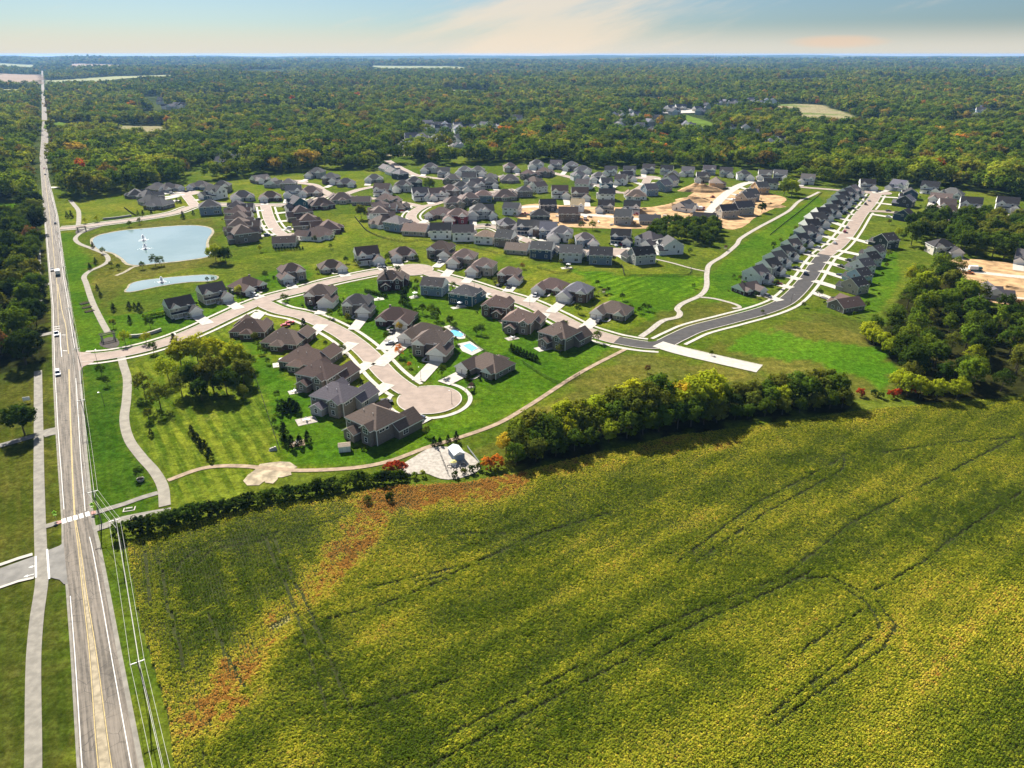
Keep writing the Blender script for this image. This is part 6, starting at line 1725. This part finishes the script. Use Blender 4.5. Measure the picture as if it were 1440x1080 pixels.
# ------------------------------------------------------------------ pedestrian signs at the crossing (lime diamonds, walking figure)
def ped_sign(px, py, ang, label):
    x, y = G(px, py); t = empty('crossing_sign', (x, y, 0), ang); p, f, g, b = MB(), MB(), MB(), MB()
    p.tube((0, 0, 0), (0, 0, 3.1), .04, .04, 6)
    for z in (2.55,):
        f.face([(0, -.05, z - .62), (.62, -.05, z), (0, -.05, z + .62), (-.62, -.05, z)]); f.face([(0, .05, z - .62), (-.62, .05, z), (0, .05, z + .62), (.62, .05, z)])
        for a, c in (((0, z - .62), (.62, z)), ((.62, z), (0, z + .62)), ((0, z + .62), (-.62, z)), ((-.62, z), (0, z - .62))): f.face([(a[0], -.05, a[1]), (a[0], .05, a[1]), (c[0], .05, c[1]), (c[0], -.05, c[1])])
    for s in (-.056, .056):   # walking figure: head, torso, legs, arms
        z = 2.55
        g.face([(.05 + .075 * math.cos(k), s, z + .33 + .075 * math.sin(k)) for k in [i * .7 for i in range(9)]])
        g.face([(-.05, s, z + .24), (.11, s, z + .24), (.08, s, z - .04), (-.05, s, z - .04)])
        g.face([(-.05, s * 1.01, z - .03), (.03, s * 1.01, z - .03), (-.10, s * 1.01, z - .38), (-.19, s * 1.01, z - .36)]); g.face([(.0, s * 1.02, z - .03), (.09, s * 1.02, z - .03), (.22, s * 1.02, z - .36), (.13, s * 1.02, z - .38)])
        g.face([(-.05, s * 1.03, z + .22), (-.02, s * 1.03, z + .16), (-.18, s * 1.03, z - .0), (-.22, s * 1.03, z + .05)]); g.face([(.10, s * 1.03, z + .22), (.22, s * 1.03, z + .04), (.17, s * 1.03, z + .0), (.06, s * 1.03, z + .16)])
    b.box(-.45, .45, -.045, .045, 1.45, 1.80)
    link('post', p.mesh('post', M['metal']), t); link('sign_face', f.mesh('sign_face', M['lime']), t); link('walking_figure', g.mesh('walking_figure', M['black']), t); link('lower_plate', b.mesh('lower_plate', M['lime']), t)
    tag(t, label, 'sign', 'pedestrian crossing signs')
ped_sign(79.5, 731, ROAD_ANG - math.pi / 2, 'lime diamond pedestrian sign on the left side of the crossing')
ped_sign(132, 719.5, ROAD_ANG - math.pi / 2, 'lime diamond pedestrian sign on the right side of the crossing')

# ------------------------------------------------------------------ lamps, path entrances, walls, beds
def lamp(px, py, ang, label, h=5.5):
    x, y = G(px, py); t = empty('street_lamp', (x, y, .1), ang); p, a, hd = MB(), MB(), MB()
    p.tube((0, 0, 0), (0, 0, h), .08, .05, 8); p.tube((0, 0, 0), (0, 0, .5), .14, .12, 8); a.tube((0, 0, h - .1), (.9, 0, h + .1), .035, .03, 6); hd.box(.7, 1.25, -.13, .13, h + .02, h + .14)
    link('pole', p.mesh('pole', M['black']), t); link('arm', a.mesh('arm', M['black']), t); link('lamp_head', hd.mesh('lamp_head', M['metal']), t); tag(t, label, 'street lamp', 'street lamps')
for px, py, an, l in ((635.5, 569, 150, 'black street lamp at the right side of the front cul-de-sac bulb'), (137, 510, 90, 'black street lamp at the mouth of the entrance street'), (147, 571, 180, 'black lamp post alone on the dark verge lawn'), (592, 535, 140, 'black street lamp beside the street leading into the bulb'),
                      (437, 437, 300, 'black street lamp near the cul-de-sac junction'), (667, 404, 60, 'black street lamp at the bend of the entrance street'), (745, 430, 60, 'black street lamp by the taupe house driveway'), (1112, 428, 330, 'black street lamp at the bend of the fresh black street'), (250, 487, 120, 'black street lamp beside the park cluster')):
    lamp(px, py, R(an), l)
def pergola(px, py, ang, label):
    x, y = G(px, py); t = empty('pergola', (x, y, 0), ang); pm, bm_, sl = MB(), MB(), MB(); pm.box(-.2, .2, -.2, .2, 0, 2.9); pme = pm.mesh('post', M['stone'])
    for u in (-2.6, 2.6):
        for v in (-1.4, 1.4): link('post', pme, t, (u, v, 0))
    for v in (-1.4, 1.4): bm_.box(-3.3, 3.3, v - .1, v + .1, 2.9, 3.15)
    for k in range(13): sl.box(-3.1 + k * .5, -2.98 + k * .5, -2.0, 2.0, 3.16, 3.32)
    link('beam_pair', bm_.mesh('beam_pair', M['darkwood']), t); link('slat_roof', sl.mesh('slat_roof', M['darkwood']), t); tag(t, label, 'pergola', 'pergolas at the path ends')
pergola(153, 478, ROAD_ANG - R(80), 'dark timber pergola over the path by the entrance street')
pergola(115.5, 325, ROAD_ANG - R(80), 'dark timber pergola over the path by the pond street')
flat('mulch_bed', smooth(GL([(140, 485), (146, 477), (156, 474), (166, 478), (166, 487), (155, 490)]), 1, True), -.03, 'mulch'); flat('mulch_bed', smooth(GL([(106, 327), (112, 322), (128, 320), (143, 316), (144, 318), (125, 325), (112, 329)]), 1, True), -.03, 'mulch')
def swall(pts, label, h=1.2):
    ln = smooth(GL(pts), 1.0); mb, cp = MB(), MB(); o = ln[0]; t = empty('garden_wall', (o.x, o.y, 0))
    L, R_ = offset(ln, .3), offset(ln, -.3)
    mb.prism([(p.x - o.x, p.y - o.y) for p in L] + [(p.x - o.x, p.y - o.y) for p in R_[::-1]], 0, h, cap=False); L, R_ = offset(ln, .42), offset(ln, -.42)
    cp.prism([(p.x - o.x, p.y - o.y) for p in L] + [(p.x - o.x, p.y - o.y) for p in R_[::-1]], h, h + .15)
    link('masonry', mb.mesh('masonry', M['stone']), t); link('coping', cp.mesh('coping', M['concrete']), t); tag(t, label, 'wall', 'low entrance walls')
swall([(182, 474.5), (197, 473.5), (212, 470), (227, 465)], 'low pale stone wall on the lawn beside the entrance street'); swall([(145, 309), (165, 307), (185, 304)], 'low pale stone wall on the lawn beside the pond street')
for i, (px, py) in enumerate(((119, 427), (122.5, 432.5), (126, 438))):
    x, y = G(px, py); t = empty('planting_bed', (x, y, 0), ROAD_ANG - R(70)); k, gq = MB(), MB(); k.box(-2.2, 2.2, -1.2, 1.2, 0, .35)
    q = random.Random(i)
    for _ in range(90):
        a, b = q.uniform(-2, 2), q.uniform(-.4, 1.1); h = q.uniform(.5, 1.0); dx, dy = q.uniform(-.25, .25), q.uniform(-.2, .2)
        gq.face([(a - .05, b, .3), (a + .05, b, .3), (a + dx + .02, b + dy, .3 + h), (a + dx - .02, b + dy, .3 + h)])
    link('bed', k.mesh('bed', M['mulch']), t); link('dry_grass', gq.mesh('dry_grass', plain('dry_grass', (.38, .33, .13), .9)), t); tag(t, f"dark raised bed of straw-coloured grass, {('farthest', 'middle', 'nearest')[i]} of three by the path", 'planting bed', 'planting beds beside the path')
for i, (px, py, l) in enumerate(((198, 676, 'round pale planter on the dark verge lawn'), (384, 633, 'pale boulder at the corner of the mown park'), (182, 716, 'pale concrete bench below the crossing path'))):
    x, y = G(px, py); t = empty(('planter', 'boulder', 'bench')[i], (x, y, 0), .3); a, b = MB(), MB()
    if i == 0: a.tube((0, 0, 0), (0, 0, .8), .9, 1.15, 14); b.tube((0, 0, .8), (0, 0, .9), 1.0, .5, 10); link('bowl', a.mesh('bowl', M['concrete']), t); link('soil', b.mesh('soil', M['mulch']), t)
    elif i == 1:
        qn = random.Random(4)
        for k in range(3): a.tube((k * .7 - .7, 0, -.2), (k * .7 - .6 + qn.uniform(-.2, .2), .1, .8 + .2 * k), .8, .35, 9)
        link('rock', a.mesh('rock', M['stone']), t)
    else:
        a.box(-.9, .9, -.25, .25, .42, .52); link('seat', a.mesh('seat', M['concrete']), t)
        for s in (-.7, .7): b = MB(); b.box(s - .1, s + .1, -.2, .2, 0, .42); link('leg', b.mesh('leg', M['concrete']), t)
        c = MB(); c.box(-1.6, 1.6, -1.2, -.9, 0, .16); c.box(-1.6, -1.3, -.9, .9, 0, .16); c.box(1.3, 1.6, -.9, .9, 0, .16); link('kerb_surround', c.mesh('kerb_surround', M['concrete']), t)
    tag(t, l, ('planter', 'boulder', 'bench')[i])
def board(px, py, ang, label):
    x, y = G(px, py); t = empty('notice_board', (x, y, 0), ang); a = MB(); a.box(-1.2, 1.2, -.05, .05, .9, 2.3); link('panel', a.mesh('panel', M['white']), t)
    for s in (-1.1, 1.1): b = MB(); b.box(s - .06, s + .06, -.06, .06, 0, .9); link('leg', b.mesh('leg', M['metal']), t)
    tag(t, label, 'board')
board(38.5, 566, R(20), 'blank white board behind the lone tree on the left lawn')
def playset(px, py, ang, label):
    x, y = G(px, py); t = empty('playset', (x, y, 0), ang); r, d, s, sw = MB(), MB(), MB(), MB()
    for u in (-.8, .8):
        for v in (-.8, .8): lg = MB(); lg.box(u - .06, u + .06, v - .06, v + .06, 0, 2.6); link('post', lg.mesh('post', M['wood']), t)
    roof_vol(r, -.9, .9, -.9, .9, 2.6, 'x', 'gable', .9, .1, .06); d.box(-.9, .9, -.9, .9, 1.3, 1.4); s.face([(.9, -.3, 1.4), (.9, .3, 1.4), (3.2, .3, .15), (3.2, -.3, .15)]); s.face([(.9, -.3, 1.36), (3.2, -.3, .11), (3.2, .3, .11), (.9, .3, 1.36)])
    sw.box(-4, -.9, -.06, .06, 2.2, 2.32); sw.tube((-4, -.9, 0), (-4, 0, 2.25), .06, .06, 5); sw.tube((-4, .9, 0), (-4, 0, 2.25), .06, .06, 5)
    link('canopy', r.mesh('canopy', [plain('red_canvas', (.30, .12, .06), .7), M['wood']]), t); link('platform', d.mesh('platform', M['wood']), t); link('slide', s.mesh('slide', M['trim']), t); link('swing_beam', sw.mesh('swing_beam', M['wood']), t)
    tag(t, label, 'playset', 'garden playsets')
playset(849, 414, R(30), 'wooden playset with brown canopy behind the brick house'); playset(662, 549, R(60), 'small dark playset beside the last cul-de-sac house'); playset(1020, 352, R(10), 'wooden playset on the lawn behind the long street')

q = random.Random(91)
for i, (px, py) in enumerate(((742, 303), (784, 305), (790, 298), (830, 306), (842, 313), (868, 299), (905, 304), (860, 317), (972, 301), (1014, 296), (1030, 281), (1060, 283), (1000, 285), (935, 304), (1066, 292), (783, 314))):
    x, y = G(px, py); t = empty('lumber_stack', (x, y, .14), q.uniform(0, 3)); b_, w_ = MB(), MB()
    for k in range(4): b_.box(-1.8, 1.8, -.55 + .28 * k, -.31 + .28 * k, .15, .15 + q.uniform(.5, 1.1))
    for u in (-1.2, 1.2): w_.box(u - .07, u + .07, -.6, .6, 0, .15)
    link('board_bundle', b_.mesh('board_bundle', (M['wood'], M['trim'], plain('new_lumber', (.5, .36, .2), .9))[i % 3]), t); link('bearer_pair', w_.mesh('bearer_pair', M['darkwood']), t)
    tag(t, f"stack of {('grey boards', 'white-wrapped boards', 'yellow lumber')[i % 3]}, number {i + 1} from left on the building site dirt", 'lumber stack', 'lumber stacks at the building site'); t['px'] = px
_ls = sorted([o for o in COL.objects if o.name.startswith('lumber_stack')], key=lambda o: o['px'])
for i, o in enumerate(_ls): o['label'] = o['label'].split(',')[0] + ', ' + nth(i + 1) + ' from left on the building site dirt'; del o['px']

# ------------------------------------------------------------------ dirt mounds at the building site
def mound(px, py, rx, ry, h, label):
    x, y = G(px, py); mb = MB(); n, mrings = 22, 6
    def v(i, k):
        a = 6.2832 * i / n; f = k / mrings; w_ = 1 + .25 * noise.noise((math.cos(a) * 1.5 + x, math.sin(a) * 1.5, 2)); return (rx * f * math.cos(a) * w_, ry * f * math.sin(a) * w_, h * (1 - f) ** .8 * (1 + .5 * noise.noise((f * 3 + x, a, y))))
    for k in range(mrings):
        for i in range(n): mb.face([v(i, k), v(i, k + 1), v(i + 1, k + 1), v(i + 1, k)])
    me = mb.mesh('dirt_mound', M['dirt']); o = link('dirt_mound', me, None, (x, y, 0)); tag(o, label, 'dirt mound', 'dirt mounds at the building site')
for a in ((985, 268, 22, 14, 7, 'large orange dirt mound at the top of the building site'), (975, 282, 16, 10, 4, 'long low dirt mound left of the unpaved street'), (945, 292, 14, 8, 3.5, 'dirt mound at the middle left of the building site'), (1030, 287, 9, 6, 3, 'small dirt mound beside the unpaved street'), (1082, 290, 14, 8, 2.5, 'flat dirt mound below the lone tree of the site'), (905, 297, 10, 6, 2.5, 'low dirt mound beside the white site house'), (1415, 407, 12, 7, 2, 'low dirt mound on the eastern dirt lot')): mound(*a)

# ------------------------------------------------------------------ houses deep in the woods, white barns, masts
FM = {}
for nm, sz in (('l', (13, 10, 6)), ('s', (10, 8, 5))):
    a, r = MB(), MB(); wall_vol(a, -sz[0] / 2, sz[0] / 2, -sz[1] / 2, sz[1] / 2, sz[2], 'x', 'gable', .75); wall_vol(a, -1, 5, -sz[1] / 2 - 3.5, 0, sz[2] * .8, 'y', 'gable', .8)
    roof_vol(r, -sz[0] / 2, sz[0] / 2, -sz[1] / 2, sz[1] / 2, sz[2], 'x', 'gable', .75); roof_vol(r, -1, 5, -sz[1] / 2 - 3.5, 0, sz[2] * .8, 'y', 'gable', .8, lift=.004); FM[nm] = (a.mesh('wall', M['wall']), r.mesh('roof', [M['roof'], M['trim']]))
q = random.Random(51); lab = []
for i, (px, py) in enumerate(FARH):
    x, y = G(px, py); t = empty('house', (x, y, H(x, y)), q.choice([q.uniform(-.6, .6), 1.57 + q.uniform(-.5, .5)])); k = q.choice('lls'); t.scale = (q.uniform(1.1, 1.45),) * 3
    wc = q.choice(['white', 'white', 'white', 'cream', 'pale grey', 'grey', 'beige', 'light blue']); rc = q.choice(['charcoal', 'grey', 'slate', 'black'])
    link('wall', FM[k][0], t, color=WALLC[wc]); link('roof', FM[k][1], t, color=ROOFC[rc]); lab.append((px, py, t, wc, rc))
ROWN = lambda px, py: ('just behind the back woods' if py > 196 and px < 660 else 'in the central clearing' if px < 740 else 'in the right-hand town' if px < 1130 else 'deep in the right woods') if px > 270 else 'in the valley hamlet at upper left'
_f = {}
for l in lab: _f.setdefault(ROWN(l[0], l[1]), []).append(l)
for rw, ls in _f.items():
    ls.sort(key=lambda l: l[0])
    for i, l in enumerate(ls): tag(l[2], f"small {l[3]} house, {l[4]} roof, {nth(i + 1)} from left {rw}", 'house', 'far houses ' + rw)
for px, py, w_, d, h, ang, l in ((186, 224, 9, 16, 9, .1, 'long white metal barn in the woods left of centre'), (206, 221, 7, 10, 8, .1, 'smaller white metal barn beside the long one')):
    x, y = G(px, py); t = empty('barn', (x, y, 0), ang); a, r = MB(), MB(); wall_vol(a, -w_ / 2, w_ / 2, -d / 2, d / 2, h, 'y', 'gable', .35); roof_vol(r, -w_ / 2, w_ / 2, -d / 2, d / 2, h, 'y', 'gable', .35, .3, .2)
    link('wall', a.mesh('wall', M['wall']), t, color=(.6, .62, .62)); link('roof', r.mesh('roof', [M['metal'], M['trim']]), t); tag(t, l, 'barn', 'white barns in the woods')
def mast(px, py, h, label, dish=False):
    x, y = G(px, py); t = empty('radio_mast', (x, y, H(x, y))); p, s = MB(), MB()
    for k in range(3):
        a = k * 2.094; p.tube((math.cos(a) * 3, math.sin(a) * 3, 0), (0, 0, h), .8, .5, 4)
    for k in range(1, 6): s.tube((-1.5, 0, h * k / 6), (1.5, 0, h * k / 6), .3, .3, 4)
    link('lattice_leg_set', p.mesh('lattice_leg_set', M['metal']), t); link('brace', s.mesh('brace', M['metal']), t); tag(t, label, 'radio mast', 'radio masts on the skyline')
mast(1003.5, 92, 76, 'tall thin radio mast on the skyline right of centre'); mast(1008, 92, 66, 'shorter radio mast beside the tall one on the skyline'); mast(510.5, 96, 75, 'pale radio mast standing in the woods left of centre')

# ------------------------------------------------------------------ labels of everything planted
_r = {}
for t, rg, col, cat, px, sw in TREES: _r.setdefault((rg, cat), []).append((px, t, col, sw))
_sh = {'conical': '', 'tall': 'tall ', 'mid-sized': '', 'small': 'small ', 'low': 'low '}
for (rg, cat), ls in _r.items():
    ls.sort(key=lambda q: q[0])
    for i, (px, t, col, sw) in enumerate(ls):
        where = nth(i + 1) + ' from left ' + rg if len(ls) > 1 else rg
        tag(t, f"{_sh[sw]}{col} {cat}, {where}", cat, f"{cat}s {rg}")
        for k in ('col', 'h'):
            if k in t: del t[k]

# ------------------------------------------------------------------ air
m, t = newmat('haze')
t.n.clear()
pv = t.add('ShaderNodeVolumePrincipled', None, Color=(0.27, 0.54, 1.0, 1), Density=0.000035, Anisotropy=0.2)
t.add('ShaderNodeOutputMaterial', None, Volume=pv.outputs[0])
hb = MB(); hb.box(-20500, 20500, -20500, 20500, -9, 123.5)
ho = link('haze', hb.mesh('haze', m)); ho['kind'] = 'stuff'
